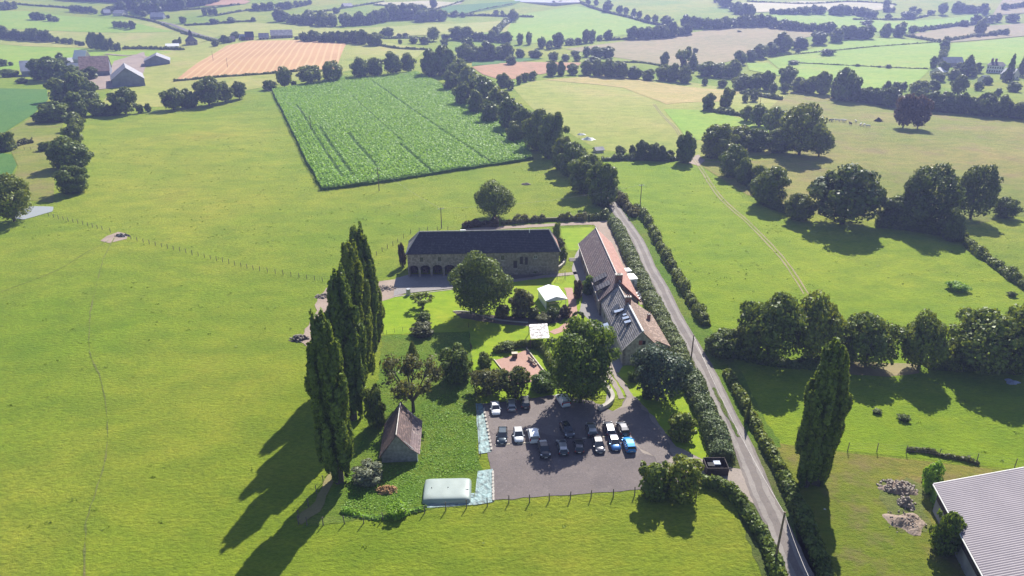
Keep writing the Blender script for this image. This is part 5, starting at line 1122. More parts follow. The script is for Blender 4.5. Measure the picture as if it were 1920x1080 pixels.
# ---------------------------------------------------------------- garden and yard things
def local(pa, pb): o, rz, L = frame2(pa, pb); return o, rz, L
def marquee():
    o, rz, L = local((1024, 581), (1061, 577)); D = 6.6; r = empty('marquee', o, rz, label='white gabled garden marquee on the lawn', cat='marquee')
    e, h = 2.35, 3.15; f = [(-0.25, 0.0), (L+0.25, 0.0)]
    MB().slab([(-0.25, -0.2, e), (L/2, -0.2, h), (L/2, D+.2, h), (-0.25, D+.2, e)], 0.05).build('roof', B['pvc'], r)
    MB().slab([(L/2, -0.2, h), (L+.25, -0.2, e), (L+.25, D+.2, e), (L/2, D+.2, h)], 0.05).build('roof', B['pvc'], r)
    MB().hexa([(0, -0.18, e-.25), (L, -0.18, e-.25), (L, -0.18, e), (L/2, -.18, h-.08), (0, -0.18, e)], [(0, -0.14, e-.25), (L, -0.14, e-.25), (L, -0.14, e), (L/2, -.14, h-.08), (0, -0.14, e)]).build('valance', B['pvc'], r)
    for x in (0.02, L-.02):
        for y in (0.1, D/2, D-.1): MB().box(x-.05, x+.05, y-.05, y+.05, -.1, e-.02).build('post', B['white'], r)
    MB().box(0.0, 0.03, 0.2, D-.2, 0.05, e-.05).build('side_wall', B['pvc'], r)
    for k, y in enumerate((1.6, 4.2)):
        tb = empty('garden_table', o+Vector((math.cos(rz)*L/2-math.sin(rz)*y, math.sin(rz)*L/2+math.cos(rz)*y, 0)), rz, label='%s long table under the white marquee' % ('front', 'rear')[k], cat='table', group='tables under the marquee')
        MB().box(-1.2, 1.2, -.38, .38, .72, .76).build('table_top', B['palewood'], tb)
        for x in (-1.1, 1.1):
            for y2 in (-.3, .3): MB().box(x-.03, x+.03, y2-.03, y2+.03, 0, .72).build('leg', B['palewood'], tb)
marquee()
def canopy():
    h = 2.4; a = G(995, 635, h); b_ = G(1031, 634, h); c = G(1026, 606, h); d = G(992, 608, h); z = a.z
    r = empty('terrace_canopy', Vector((a.x, a.y, z)), 0, label='flat white canopy with painted branch shadows beside the largest garden tree', cat='canopy')
    q = [Vector((p.x-a.x, p.y-a.y, 0)) for p in (a, b_, c, d)]
    m, t, bb = newmat('canopy_cloth_branch_shadow'); v = ocoord(t)
    t.links.new(ramp(t, noise(t, v, 1.6, 4, 0.7, (1, 0.6, 1)), [(0.46, (0.60, 0.56, 0.56)), (0.52, (0.16, 0.14, 0.14))]), bb.inputs['Base Color'])  # branch shadows painted into the cloth colour as noise mottling
    n = 5
    for i in range(n):
        f0, f1 = i/n+.008, (i+1)/n-.008
        MB().hexa([(*(q[0].lerp(q[3], f0)).xy, h-.04), (*(q[1].lerp(q[2], f0)).xy, h-.04), (*(q[1].lerp(q[2], f1)).xy, h-.04), (*(q[0].lerp(q[3], f1)).xy, h-.04)],
                  [(*(q[0].lerp(q[3], f0)).xy, h), (*(q[1].lerp(q[2], f0)).xy, h), (*(q[1].lerp(q[2], f1)).xy, h), (*(q[0].lerp(q[3], f1)).xy, h)]).build('roof_panel', m, r)
    for p in q: MB().box(p.x-.07, p.x+.07, p.y-.07, p.y+.07, -.1, h-.05).build('post', B['wood'], r)
canopy()
def bladder():
    o, rz, L = local((791, 946), (883, 944)); D = 4.9; r = empty('water_tank', o, rz, label='large pale grey green pillow water tank lying in the weeds', cat='water tank')
    n, m_ = 44, 32; V = []; F = []
    for j in range(m_+1):
        for i in range(n+1):
            u = 2*i/n-1; v = 2*j/m_-1
            e = (1-abs(u)**7)*(1-abs(v)**5); V.append((L/2+u*L/2*(1-0.02*abs(v)**6), D/2+v*D/2*(1-0.02*abs(u)**6), 0.05+0.85*max(e, 0)**0.24*(1+0.012*math.sin(u*9)*math.sin(v*4))))
    for j in range(m_):
        for i in range(n): k = j*(n+1)+i; F.append((k, k+1, k+n+2, k+n+1))
    me = bpy.data.meshes.new('skin'); me.from_pydata(V, [], F); me.materials.append(B['bladder']); me.polygons.foreach_set('use_smooth', [True]*len(F)); link('skin', me, r)
    for u in (.18, .52): MB().bar((L*u, D*.5, .88), (L*u, D*.5, 1.02), .07, .05, 8).build('valve', B['black'], r)
    MB().box(L-.75, L-.35, D*.42, D*.56, .905, .917).build('notice', B['white'], r)
    MB().bar((L-.1, D*.3, .3), (L+.5, D*.3, .3), .06, None, 8).build('outlet_pipe', B['metal'], r)
bladder()
def bin_shelter():
    o, rz, L = local((1324, 893), (1366, 893)); L = 3.3; r = empty('bin_shelter', o, rz, label='dark boarded bin enclosure at the end of the lane hedge', cat='enclosure')
    for x0, x1, y0, y1, h in ((0, L, 0, .08, 1.5), (0, .08, .08, 2.4, 1.5), (L-.08, L, .08, 2.4, 1.5), (0, L, 2.4, 2.48, 1.6)): MB().box(x0, x1, y0, y1, -.1, h).build('panel', B['darkwood'], r)
    for k, (x, y, c, lab) in enumerate(((.9, 1.2, 'darkwood', 'dark wheeled bin at the left in the boarded enclosure'), (1.9, 1.6, 'tarp', 'bin with a pale blue lid in the boarded enclosure'))):
        cr, sr = math.cos(rz), math.sin(rz); b_ = empty('wheeled_bin', o+Vector((x*cr-y*sr, x*sr+y*cr, 0)), rz, label=lab, cat='bin')
        MB().hexa([(-.4, -.35, .1), (.4, -.35, .1), (.4, .3, .1), (-.4, .3, .1)], [(-.5, -.42, 1.2), (.5, -.42, 1.2), (.5, .38, 1.2), (-.5, .38, 1.2)]).build('body', B['black'], b_)
        MB().hexa([(-.55, -.48, 1.21), (.55, -.48, 1.21), (.55, .42, 1.21), (-.55, .42, 1.21)], [(-.5, -.42, 1.32), (.5, -.42, 1.32), (.5, .38, 1.38), (-.5, .38, 1.38)]).build('lid', B['tarp'] if k else B['black'], b_)
        for s in (-.36, .36): MB().bar((s-.04, .34, .1), (s+.04, .34, .1), .1, None, 10).build('wheel', B['black'], b_)
bin_shelter()
def cabin(pa, pb, D, h, label):
    o, rz, L = local(pa, pb); r = empty('white_cabin', o, rz, label=label, cat='cabin')
    MB().box(0, L, 0, D, -.1, h).build('wall', B['white'], r, bevel=.03); MB().box(-.1, L+.1, -.1, D+.1, h+.01, h+.1).build('roof', B['pvc'], r)
    MB().box(L*.3, L*.62, -.05, -.003, .05, h*.85).build('door', B['metal'], r)
cabin((1180, 541), (1194, 540), 3.2, 2.4, 'larger white cabin behind the orange roof slope'); cabin((1174, 522), (1183, 521), 1.8, 1.9, 'smaller white cabin behind the orange roof slope')
for k, (x, y, t_) in enumerate(((1192, 552, 'first'), (1194, 557, 'middle'), (1196, 562, 'nearest'))):
    r = empty('white_lounger', G(x, y), .5, label='%s of three white loungers below the white cabin' % t_, cat='lounger', group='white loungers behind the house')
    MB().box(-.9, .5, -.3, .3, .3, .36).build('seat', B['white'], r); MB().slab([(.5, -.3, .34), (.5, .3, .34), (1.0, .3, .75), (1.0, -.3, .75)], .05).build('backrest', B['white'], r)
    for a in (-.8, .8):
        for b_ in (-.25, .25): MB().box(a-.02, a+.02, b_-.02, b_+.02, 0, .3).build('leg', B['white'], r)
def beam(px, w_, h_, name, mat, label, cat, z=0.0, group=None, n=1):
    P = wline(px, n) if n > 1 else [G(*q) for q in px]; mb = MB(); h2 = w_/2
    for a, b_ in zip(P, P[1:]):
        nv = Vector((-(b_-a).y, (b_-a).x, 0)).normalized()*h2
        lo = [a-nv, b_-nv, b_+nv, a+nv]; mb.hexa([(p.x, p.y, p.z+z-.05) for p in lo], [(p.x, p.y, p.z+z+h_) for p in lo])
    return mb.build(name, B[mat], None, label=label, cat=cat, group=group)
beam([(926, 675), (951, 707)], .16, .28, 'timber_edge', 'palewood', 'pale timber along the left side of the boules court', 'timber')
beam([(987, 655), (1026, 706)], .2, .4, 'timber_edge', 'palewood', 'long pale timber along the right side of the boules court', 'timber')
SG = 'timber wheel stops in the car park'
for k, (a, b_, t_) in enumerate((((928, 835.5), (956, 833.5), 'in front of the dark estate car'), ((970, 833), (988, 831), 'in front of the white hatchback'), ((989, 831), (1004, 829), 'behind the white van'), ((1092, 823), (1100, 822.5), 'between the car with the painted roof reflection and the dark hatchback'), ((1126, 820.5), (1136, 820), 'left of the small blue car'))):
    beam([a, b_], .2, .14, 'wheel_stop', 'palewood', 'timber wheel stop ' + t_, 'wheel stop', group=SG)
n = 0
for a, b_, k_, t_ in (((907, 765), (922, 846), 12, 'the upper turquoise strip'), ((924, 884), (925, 940), 9, 'the lower turquoise strip')):
    for i in range(k_):
        q = (i+.5)/k_; p = G(a[0]+(b_[0]-a[0])*q, a[1]+(b_[1]-a[1])*q); rd = random.Random(i+n); s = [rd.uniform(.8, 1.1) for _ in range(4)]
        mb = MB().hexa([(-.2*s[0], -.42*s[1], -.1), (.2*s[1], -.4*s[2], -.1), (.22*s[2], .4*s[3], -.1), (-.2*s[3], .42*s[0], -.1)], [(-.16*s[1], -.38*s[2], .3*s[0]), (.16*s[0], -.36*s[1], .27*s[1]), (.17*s[3], .36*s[0], .3*s[2]), (-.16*s[2], .38*s[3], .26*s[3])])
        mb.build('edging_stone', B['stonepale'], None, bevel=.04, loc=p, label='%s pale edging stone from the top along %s' % (ordn(i+1), t_), cat='stone', group='edging stones of the car park').rotation_euler = (0, 0, rd.uniform(-.15, .05))
    n += 40
def benchy(px, rz, label):
    r = empty('garden_bench', G(*px), rz, label=label, cat='bench', group='benches by the boules court')
    MB().box(-.8, .8, -.22, .22, .42, .48).build('seat', B['palewood'], r); MB().box(-.8, .8, .2, .26, .5, .85).build('backrest', B['palewood'], r)
    for x in (-.65, .65): MB().box(x-.05, x+.05, -.2, .22, 0, .42).build('leg', B['wood'], r)
benchy((996, 677), 2.2, 'upper bench at the right side of the boules court'); benchy((1001, 684), 2.2, 'lower bench at the right side of the boules court')
r = empty('serving_hatch', G(965, 671), .1, label='wooden counter box with a pale top at the head of the boules court', cat='counter')
MB().box(-.5, .5, -.3, .3, 0, 1.1).build('body', B['wood'], r); MB().box(-.6, .6, -.42, .42, 1.11, 1.17).build('top', B['palewood'], r)
def swing():
    r = empty('swing_frame', G(1052, 524), .1, label='thin metal swing frame on the lawn above the marquee', cat='swing')
    for x in (-1, 1):
        for y in (-.6, .6): MB().bar((x*1.0, y, 0), (x*.95, 0, 2.3), .04).build('leg', B['metal'], r)
    MB().bar((-1, 0, 2.3), (1, 0, 2.3), .04).build('crossbar', B['metal'], r)
    for x in (-.3, .3): MB().bar((x, 0, 2.3), (x, 0, .5), .015).build('rope', B['wire'], r)
    MB().box(-.35, .35, -.1, .1, .45, .5).build('seat', B['wood'], r)
swing()
def arch():
    o = G(1083, 604); P = []; V = []
    pts = [Vector((1.1*math.cos(a), 0, 1.3+1.0*math.sin(a))) for a in np.linspace(0, math.pi, 14)]
    pts = [Vector((1.1, 0, z)) for z in (0, .45, .9)]+pts+[Vector((-1.1, 0, z)) for z in (.9, .45, 0)]
    C = np.repeat(np.array([tuple(p) for p in pts]), 60, 0)+rng.normal(0, .14, (60*len(pts), 3))
    V, F = cards(C, unit(rng.normal(size=C.shape)), .2)
    r = empty('garden_arch', o, .15, label='dark leafy garden arch between the pink path and the courtyard', cat='arch')
    link('foliage', mesh_np('foliage', V, F, LM['dark']), r)
    mb = MB()
    for a, b_ in zip(pts, pts[1:]): mb.bar(a, b_, .04)
    mb.build('frame', B['wire'], r)
arch()
beam([(1040, 508), (1052, 502), (1060, 490), (1058, 480)], .5, .9, 'retaining_wall', 'stonepale', 'curved dry stone retaining wall at the tiled end of the slate barn', 'wall', n=5)
beam([(1112, 706), (1128, 718), (1145, 738), (1148, 752), (1136, 764), (1122, 770)], .7, .8, 'stone_bank', 'stonepale', 'curved pale stone bank under the largest garden tree', 'wall', n=5)
beam([(850, 585), (880, 586), (930, 600), (990, 606)], .3, .25, 'bed_edging', 'stonepale', 'stone edging along the flowerbed under the big garden tree', 'edging', n=5)
beam([(740, 557), (800, 549), (850, 543)], .25, .12, 'yard_kerb', 'stonepale', 'pale kerb between the barn yard and the lawn', 'kerb')
for k in range(3): pass
r = empty('stone_steps', G(1076, 490), .1, label='flight of pale stone steps between the lawn and the courtyard', cat='steps')
for k in range(4): MB().box(-1.1, 1.1, k*.35, k*.35+.34, -.1, .12+k*.12).build('step', B['stonepale'], r)
# ---------------------------------------------------------------- heaps
def heap(name, px, rx, ry, h, mat, label, cat, rocks=30, rock='rubble', seed=0, rs=.3):
    o = G(*px); rd = np.random.default_rng(seed); n = 26; V = []; F = []
    r = empty(name, o, 0, label=label, cat=cat)
    for j in range(n+1):
        for i in range(n+1):
            u = 2*i/n-1; v = 2*j/n-1; an = math.atan2(v, u); d = min(1.05, math.hypot(u, v)*(1.18+.2*math.sin(3*an+seed)+.13*math.sin(5*an+2*seed))); z = (-0.12 if d >= 1 else 0)+h*max(0, 1-d*d)**1.2*(0.8+.35*math.sin(u*5+seed)*math.cos(v*6)+rd.uniform(-.12, .12))
            x, y = u*rx, v*ry; V.append((x, y, z-.06+HS(o.x+x, o.y+y)-o.z))
    for j in range(n):
        for i in range(n): k = j*(n+1)+i; F.append((k, k+1, k+n+2, k+n+1))
    me = bpy.data.meshes.new('mound'); me.from_pydata(V, [], F); me.materials.append(M[mat] if mat in M else B[mat]); link('mound', me, r)
    if rocks:
        mb = MB()
        for i in range(rocks):
            a = rd.uniform(0, 6.28); q = rd.uniform(0, 1)**.6; x, y = math.cos(a)*q*rx, math.sin(a)*q*ry; z = h*(1-q*q)**1.2*.8+HS(o.x+x, o.y+y)-o.z; s = rd.uniform(.4, 1)*rs
            w_ = lambda: s*rd.uniform(.6, 1.1)
            mb.hexa([(x-w_(), y-w_(), z-s*.5), (x+w_(), y-w_(), z-s*.5), (x+w_(), y+w_(), z-s*.5), (x-w_(), y+w_(), z-s*.5)], [(x-w_()*.6, y-w_()*.6, z+w_()*.7), (x+w_()*.6, y-w_()*.6, z+w_()*.7), (x+w_()*.6, y+w_()*.6, z+w_()*.7), (x-w_()*.6, y+w_()*.6, z+w_()*.7)])
        mb.build('rubble_stones', (M[rock] if rock in M else B[rock]), r, kind='stuff')
heap('rubble_heap', (1683, 916), 2.9, 2.0, 1.0, 'mud', 'upper rubble heap left of the ribbed shed', 'rubble', 90, seed=1)
heap('rubble_heap', (1700, 946), 1.3, 1.3, 1.2, 'rubble', 'small middle rubble heap left of the ribbed shed', 'rubble', 30, seed=2)
heap('gravel_heap', (1699, 980), 3.4, 2.5, .9, 'mud', 'lowest gravelly heap left of the ribbed shed', 'gravel', 50, seed=3, rs=.16)
heap('straw_heap', (725, 920), 1.9, 1.0, .9, 'hay', 'orange brown heap of rotting straw below the small barn', 'straw', 60, 'hay', 4, .22)
heap('debris_heap', (562, 636), 2.2, 1.4, 1.1, 'darkwood', 'dark heap of debris left of the poplar row', 'debris', 40, 'rubble', 5)
heap('debris_heap', (612, 556), 3.0, 1.5, .8, 'mud', 'pale earth heap in the dirt yard beside the poplars', 'debris', 40, 'rubble', 6)
heap('earth_heap', (722, 541), 3.2, 1.8, .7, 'mud', 'rutted earth heap between the poplars and the barn yard', 'earth', 40, 'rubble', 7)
heap('stone_heap', (229, 443), 2.4, 1.1, .9, 'stonepale', 'pale stone heap at the gap in the left field fence', 'stones', 30, 'darkwood', 8)
heap('tarpaulin_heap', (1104, 262), 4.2, 2.2, 1.3, 'white', 'larger white tarpaulin covered heap beside the big hedgerow', 'tarpaulin', 0, seed=9)
heap('tarpaulin_heap', (1090, 253), 2.8, 1.6, 1.0, 'white', 'smaller white tarpaulin covered heap beside the big hedgerow', 'tarpaulin', 0, seed=10)
heap('stone_trough', (986, 346), 1.7, 1.1, .7, 'rubble', 'grey stone ring in the meadow beside the big hedgerow', 'stones', 34, 'rubble', 11, .35)
heap('tarpaulin_heap', (1897, 716), 1.7, 1.5, .35, 'tarp', 'pale blue crumpled tarpaulin under the trees at the right edge', 'tarpaulin', 0, seed=12)
heap('feed_bag_heap', (1672, 665), .9, .7, .5, 'white', 'small white heap under the paddock row', 'bags', 8, 'white', 13)
heap('white_stone', (1546, 955), .3, .25, .25, 'white', 'small white stone in the dry paddock beside the lane', 'stone', 0, seed=14)
heap('hay_feeder', (1647, 228), 2.6, 1.8, 2.2, 'darkwood', 'dark hay heap near the red tree', 'hay', 20, 'darkwood', 15)
r = empty('water_butt', G(766, 553), 0, label='pale water butt at the corner of the barn yard', cat='water butt')
MB().bar((0, 0, 0), (0, 0, 1.5), .55, .5, 14).build('body', B['stonepale'], r); MB().bar((0, 0, 1.5), (0, 0, 1.6), .56, .5, 14).build('lid', B['metal'], r)
r = empty('garden_statue', G(1281, 812), .4, label='white garden ornament under the small tree on the little lawn', cat='ornament')
MB().bar((0, 0, 0), (0, 0, .4), .25, .2, 10).bar((0, 0, .4), (.05, 0, 1.1), .13, .16, 10).bar((.05, 0, 1.1), (.05, 0, 1.4), .12, .05, 8).build('figure', B['white'], r)
# ---------------------------------------------------------------- fences
def fence(pts, h, label, hs=.06, wires=3, name='wire_fence', mat='post', lean=.05):
    P = [G(*q) for q in pts]; r = empty(name, P[0], 0, label=label, cat='fence'); o = P[0]; tops = []
    rd = random.Random(len(pts))
    for p in P:
        q = p-o; t_ = q+Vector((rd.uniform(-lean, lean)*h, rd.uniform(-lean, lean)*h, h*rd.uniform(.9, 1.08)))
        MB().bar(q-Vector((0, 0, .3)), t_, hs, hs*.85, 6).build('post', B[mat], r); tops.append((q, t_))
    mb = MB()
    for (a0, a1), (b0, b1) in zip(tops, tops[1:]):
        for k in range(wires): f = .35+.55*k/max(1, wires-1); mb.bar(a0.lerp(a1, f), b0.lerp(b1, f), .008, None, 3)
    mb.build('wire', B['wire'], r); return r
def along(a, b_, n): return [(a[0]+(b_[0]-a[0])*i/(n-1), a[1]+(b_[1]-a[1])*i/(n-1)) for i in range(n)]
fence([(560, 983), (576, 985), (606, 985), (646, 982), (682, 981), (718, 975), (758, 970), (796, 962), (836, 957), (875, 952), (914, 949), (954, 943), (993, 942), (1030, 939), (1069, 937), (1108, 934), (1150, 932), (1190, 929), (1230, 927), (1270, 928), (1306, 931)], 1.45, 'wire fence on wooden posts along the bottom of the car park', .085)
fence(along((92, 406), (192, 431), 12)+[(207, 436)], 1.3, 'left half of the post and wire fence across the big left meadow', .08)
fence([(237, 443)]+along((246, 449), (475, 506), 21)+along((487, 508), (605, 528), 9), 1.3, 'right half of the post and wire fence across the big left meadow', .08)
fence([(695, 485), (706, 479), (717, 472), (727, 466), (737, 461), (746, 455), (757, 447), (770, 438), (786, 434), (802, 433), (820, 432), (840, 431), (866, 428)], 1.3, 'post and wire fence running up to the back of the slate barn', .08)
fence([(1589, 846), (1644, 847), (1699, 850), (1760, 856), (1831, 866), (1902, 878), (1975, 890)], 1.7, 'sparse post and wire fence above the ribbed shed', .07)
fence([(879, 614), (881, 634), (883, 654), (885, 676), (887, 698), (890, 722), (893, 745), (896, 770), (898, 800), (900, 830), (901, 856)], 1.1, 'thin garden fence dividing the lawn from the rough orchard', .05, 2, mat='wood')
fence([(712, 629), (725, 627), (740, 624), (755, 621), (772, 620)], 1.0, 'short low fence at the foot of the lawn', .04, 2)
fence([(560, 972), (578, 950), (594, 925), (606, 905), (620, 884)], 1.4, 'fence running from the corner towards the poplars', .08, 2)
fence([(24, 281), (34, 281), (46, 281), (58, 281)], 1.3, 'short fence beside the low hedge at the far left', .09, 2)
# ---------------------------------------------------------------- overhead line
def upole(top, base, label, r0=.15, arm=False, steel=False):
    p = G(*base); h = height_to(p, top[1]); o = empty('utility_pole', p, .35, label=label, cat='utility pole', group='poles of the overhead line')
    MB().bar((0, 0, -.3), (0, 0, h), r0, r0*.65, 8).build('pole', B['stonepale' if steel else 'wood'], o)
    if arm:
        MB().box(-.9, .9, -.05, .05, h-.5, h-.38).build('crossarm', B['metal'], o)
        for x in (-.8, 0, .8): MB().bar((x, 0, h-.38), (x, 0, h-.12), .05).build('insulator', B['white'], o)
    else: MB().bar((0, -.12, h-.3), (0, .12, h-.3), .05).build('bracket', B['metal'], o)
    return p+Vector((0, 0, h-.25))
A1 = upole((1297, 628), (1295, 679), 'wooden pole standing in the lane hedge beside the farmhouse')
A2 = upole((1466, 960), (1451, 1062), 'nearest wooden pole at the bottom beside the lane', .17)
A3 = upole((1202, 345), (1200, 388), 'pale pole with a crossarm in the field beyond the far lane', arm=True)
A4 = upole((827, 389), (828, 428), 'pole with a crossarm in the meadow behind the slate barn', arm=True)
A5 = upole((710, 313), (711, 358), 'pole at the foot of the maize field', arm=True)
A6 = upole((583, 216), (584, 250), 'pole standing within the maize field', arm=True)
A7 = upole((426, 108), (427, 127), 'distant pole right of the left farm')
A8 = upole((1701, 340), (1699, 362), 'slanting pole behind the dark belt in the pasture')
A9 = upole((1425, 168), (1425, 196), 'pole rising over the hedge at the gold field corner')
A10 = upole((400, 96), (400, 114), 'smallest distant pole beside the stubble field')
def cable(a, b_, sag, rad, label, name='power_line'):
    mb = MB(); n = 14; P = [a.lerp(b_, i/n)-Vector((0, 0, sag*4*(i/n)*(1-i/n))) for i in range(n+1)]
    for p, q in zip(P, P[1:]): mb.bar(p, q, rad, None, 4)
    mb.build(name, B['cable'], None, label=label, cat='cable', group='cables of the overhead line')
cable(A1, A2, 1.2, .022, 'cable from the pole beside the farmhouse to the nearest pole')
e = G(1545, 1140, 7.5); e.z += 7.5; cable(A2, e, .6, .028, 'cable leaving the nearest pole towards the bottom edge')
cable(A4, A5, .8, .02, 'thin cable from the barn pole to the maize field pole'); cable(A5, A6, .8, .02, 'thin cable from the foot of the maize to the pole in the maize')
cable(A3, A4, 1.5, .02, 'thin cable over the lane from the field pole to the barn pole'); cable(A6, A7, 2, .03, 'long thin cable from the maize to the left farm')
# ---------------------------------------------------------------- cows
def cow_mesh():
    me = bpy.data.meshes.new('cow'); pts = [(0, 0, 1.12, .30, .36), (-.75, 0, 1.15, .27, .34), (.62, 0, 1.1, .28, .36), (.95, 0, 1.25, .18, .22), (1.25, 0, 1.35, .14, .16), (1.55, 0, 1.15, .10, .12), (-.98, 0, 1.15, .06, .08), (-1.05, 0, .6, .03, .03)]
    ed = [(1, 0), (0, 2), (2, 3), (3, 4), (4, 5), (1, 6), (6, 7)]
    for sx, root in ((.58, 2), (-.72, 1)):
        for sy in (-.2, .2):
            n = len(pts); k = sx-.05 if sx > 0 else sx+.06
            pts += [(sx, sy, .75, .12, .13), (k if sx > 0 else sx-.08, sy, .42, .065, .07), (sx, sy, .04, .055, .055)]; ed += [(root, n), (n, n+1), (n+1, n+2)]
    for sy in (-.17, .17): n = len(pts); pts.append((1.2, sy, 1.45, .03, .05)); ed.append((4, n))
    me.from_pydata([p[:3] for p in pts], ed, []); o = link('cow_source', me)
    sk = o.modifiers.new('skin', 'SKIN')
    for i, p in enumerate(pts): o.data.skin_vertices[0].data[i].radius = p[3:5]
    o.data.skin_vertices[0].data[0].use_root = True
    o.modifiers.new('smooth', 'SUBSURF').levels = 1
    dg = bpy.context.evaluated_depsgraph_get(); dg.update(); out = bpy.data.meshes.new_from_object(o.evaluated_get(dg)); bpy.data.objects.remove(o); return out
CM = cow_mesh(); hide = flat('white_hide', (0.62, 0.58, 0.50), .8, var=.15); dhide = flat('brown_hide', (0.05, 0.04, 0.035), .8); CM.materials.clear(); CM.materials.append(hide)
for i, (x, y, a, c, lab) in enumerate(((1557, 229, .2, 1, 'dark cow standing at the left end of the white herd'), (1560, 229, .6, 0, 'white cow just right of the leftmost dark cow'), (1569, 229, 2.8, 0, 'white cow standing left of the close pair'), (1577, 229, .1, 0, 'left white cow of the close pair'), (1583, 230, .5, 0, 'right white cow of the close pair'),
      (1594, 235, 1.7, 1, 'dark cow in the middle of the white herd'), (1604, 231, 1.4, 0, 'white cow standing upright right of the middle dark cow'), (1613, 237, .9, 0, 'left white cow of the three at the right end'), (1619, 238, .8, 0, 'middle white cow of the three at the right end'), (1627, 240, 2.9, 0, 'rightmost white cow of the herd'))):
    o = link('cow', CM, loc=G(x, y), label=lab, cat='cow', group='cows grazing in the pasture'); o.rotation_euler = (0, 0, a); o.scale = (1.15,)*3; o.material_slots[0].link = 'OBJECT'; o.material_slots[0].material = dhide if c else hide
    for v in (): pass
# ---------------------------------------------------------------- cars
def paint(name, c, metal=0.0, rough=.28):
    m, t, b = newmat(name); b.inputs['Base Color'].default_value = (*c, 1); b.inputs['Metallic'].default_value = metal
    b.inputs['Roughness'].default_value = rough; b.inputs['Coat Weight'].default_value = .6; b.inputs['Coat Roughness'].default_value = .06; return m
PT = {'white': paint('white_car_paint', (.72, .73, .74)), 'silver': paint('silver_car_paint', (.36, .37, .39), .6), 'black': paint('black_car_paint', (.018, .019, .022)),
      'slate': paint('slate_car_paint', (.040, .060, .075), .4), 'grey': paint('grey_car_paint', (.09, .09, .10), .5), 'blue': paint('mid_blue_car_paint', (.035, .14, .36), .35), 'bright': paint('bright_blue_car_paint', (.015, .24, .60), .25),
      'trim': flat('grey_trim', (.05, .05, .055), .6), 'rim': paint('alloy_rim', (.45, .45, .46), .8), 'lamp': paint('lamp_glass', (.7, .7, .68), .1, .1), 'tail': paint('tail_lamp_glass', (.35, .02, .02)), 'red': flat('red_lettering', (.55, .05, .05), .5), 'plate': flat('number_plate', (.7, .7, .66), .5)}
m, t, b = newmat('car_glass'); b.inputs['Base Color'].default_value = (.02, .025, .03, 1); b.inputs['Roughness'].default_value = .05; b.inputs['Specular IOR Level'].default_value = .8; PT['glass'] = m
# section lists: (x, half width, z bottom, z top) of the lower body; cabin: (x, half width at belt, half width at roof, z roof)
SHAPES = {
 'hatch': dict(L=4.05, W=.87, belt=[(-2.02, .66, .42, .70), (-1.95, .80, .30, .88), (-1.5, .86, .22, .93), (-.4, .87, .20, .92), (.75, .87, .20, .91), (1.3, .85, .22, .86), (1.8, .78, .25, .74), (1.98, .66, .33, .60), (2.03, .55, .38, .5)],
    cab=[(-1.93, .91, 0), (-1.62, 1.40, 0), (-.9, 1.49, 0), (.05, 1.47, 0), (.95, .92, 0)], axle=1.25),
 'estate': dict(L=4.6, W=.89, belt=[(-2.3, .68, .42, .72), (-2.22, .82, .30, .92), (-1.7, .88, .22, .95), (-.4, .89, .20, .94), (.95, .89, .20, .92), (1.6, .87, .22, .86), (2.1, .78, .26, .74), (2.28, .62, .34, .58)],
    cab=[(-2.22, .94, 0), (-1.92, 1.38, 0), (-1.2, 1.48, 0), (.2, 1.46, 0), (1.2, .93, 0)], axle=1.4),
 'sedan': dict(L=4.4, W=.87, belt=[(-2.2, .66, .42, .70), (-2.1, .80, .30, .93), (-1.5, .86, .22, .96), (-.4, .87, .20, .93), (.9, .87, .20, .90), (1.5, .85, .22, .84), (2.0, .76, .26, .72), (2.18, .60, .34, .56)],
    cab=[(-1.55, .96, 0), (-.95, 1.36, 0), (-.5, 1.42, 0), (.2, 1.40, 0), (1.05, .91, 0)], axle=1.35),
 'suv': dict(L=4.4, W=.92, belt=[(-2.2, .72, .48, .85), (-2.12, .86, .36, 1.05), (-1.6, .91, .28, 1.08), (-.4, .92, .26, 1.07), (.9, .92, .26, 1.05), (1.55, .90, .28, 1.0), (2.0, .82, .32, .9), (2.2, .68, .42, .7)],
    cab=[(-2.1, 1.06, 0), (-1.88, 1.52, 0), (-1.1, 1.66, 0), (.25, 1.63, 0), (1.15, 1.05, 0)], axle=1.35),
 'van': dict(L=4.45, W=.92, belt=[(-2.22, .84, .36, 1.0), (-2.18, .90, .28, 1.08), (-1.5, .92, .22, 1.08), (-.4, .92, .20, 1.07), (.9, .92, .20, 1.05), (1.55, .90, .22, .98), (2.0, .82, .26, .86), (2.2, .66, .36, .66)],
    cab=[(-2.19, 1.09, 0), (-2.1, 1.76, 0), (-1.5, 1.84, 0), (.35, 1.82, 0), (1.35, 1.05, 0)], axle=1.4),
}
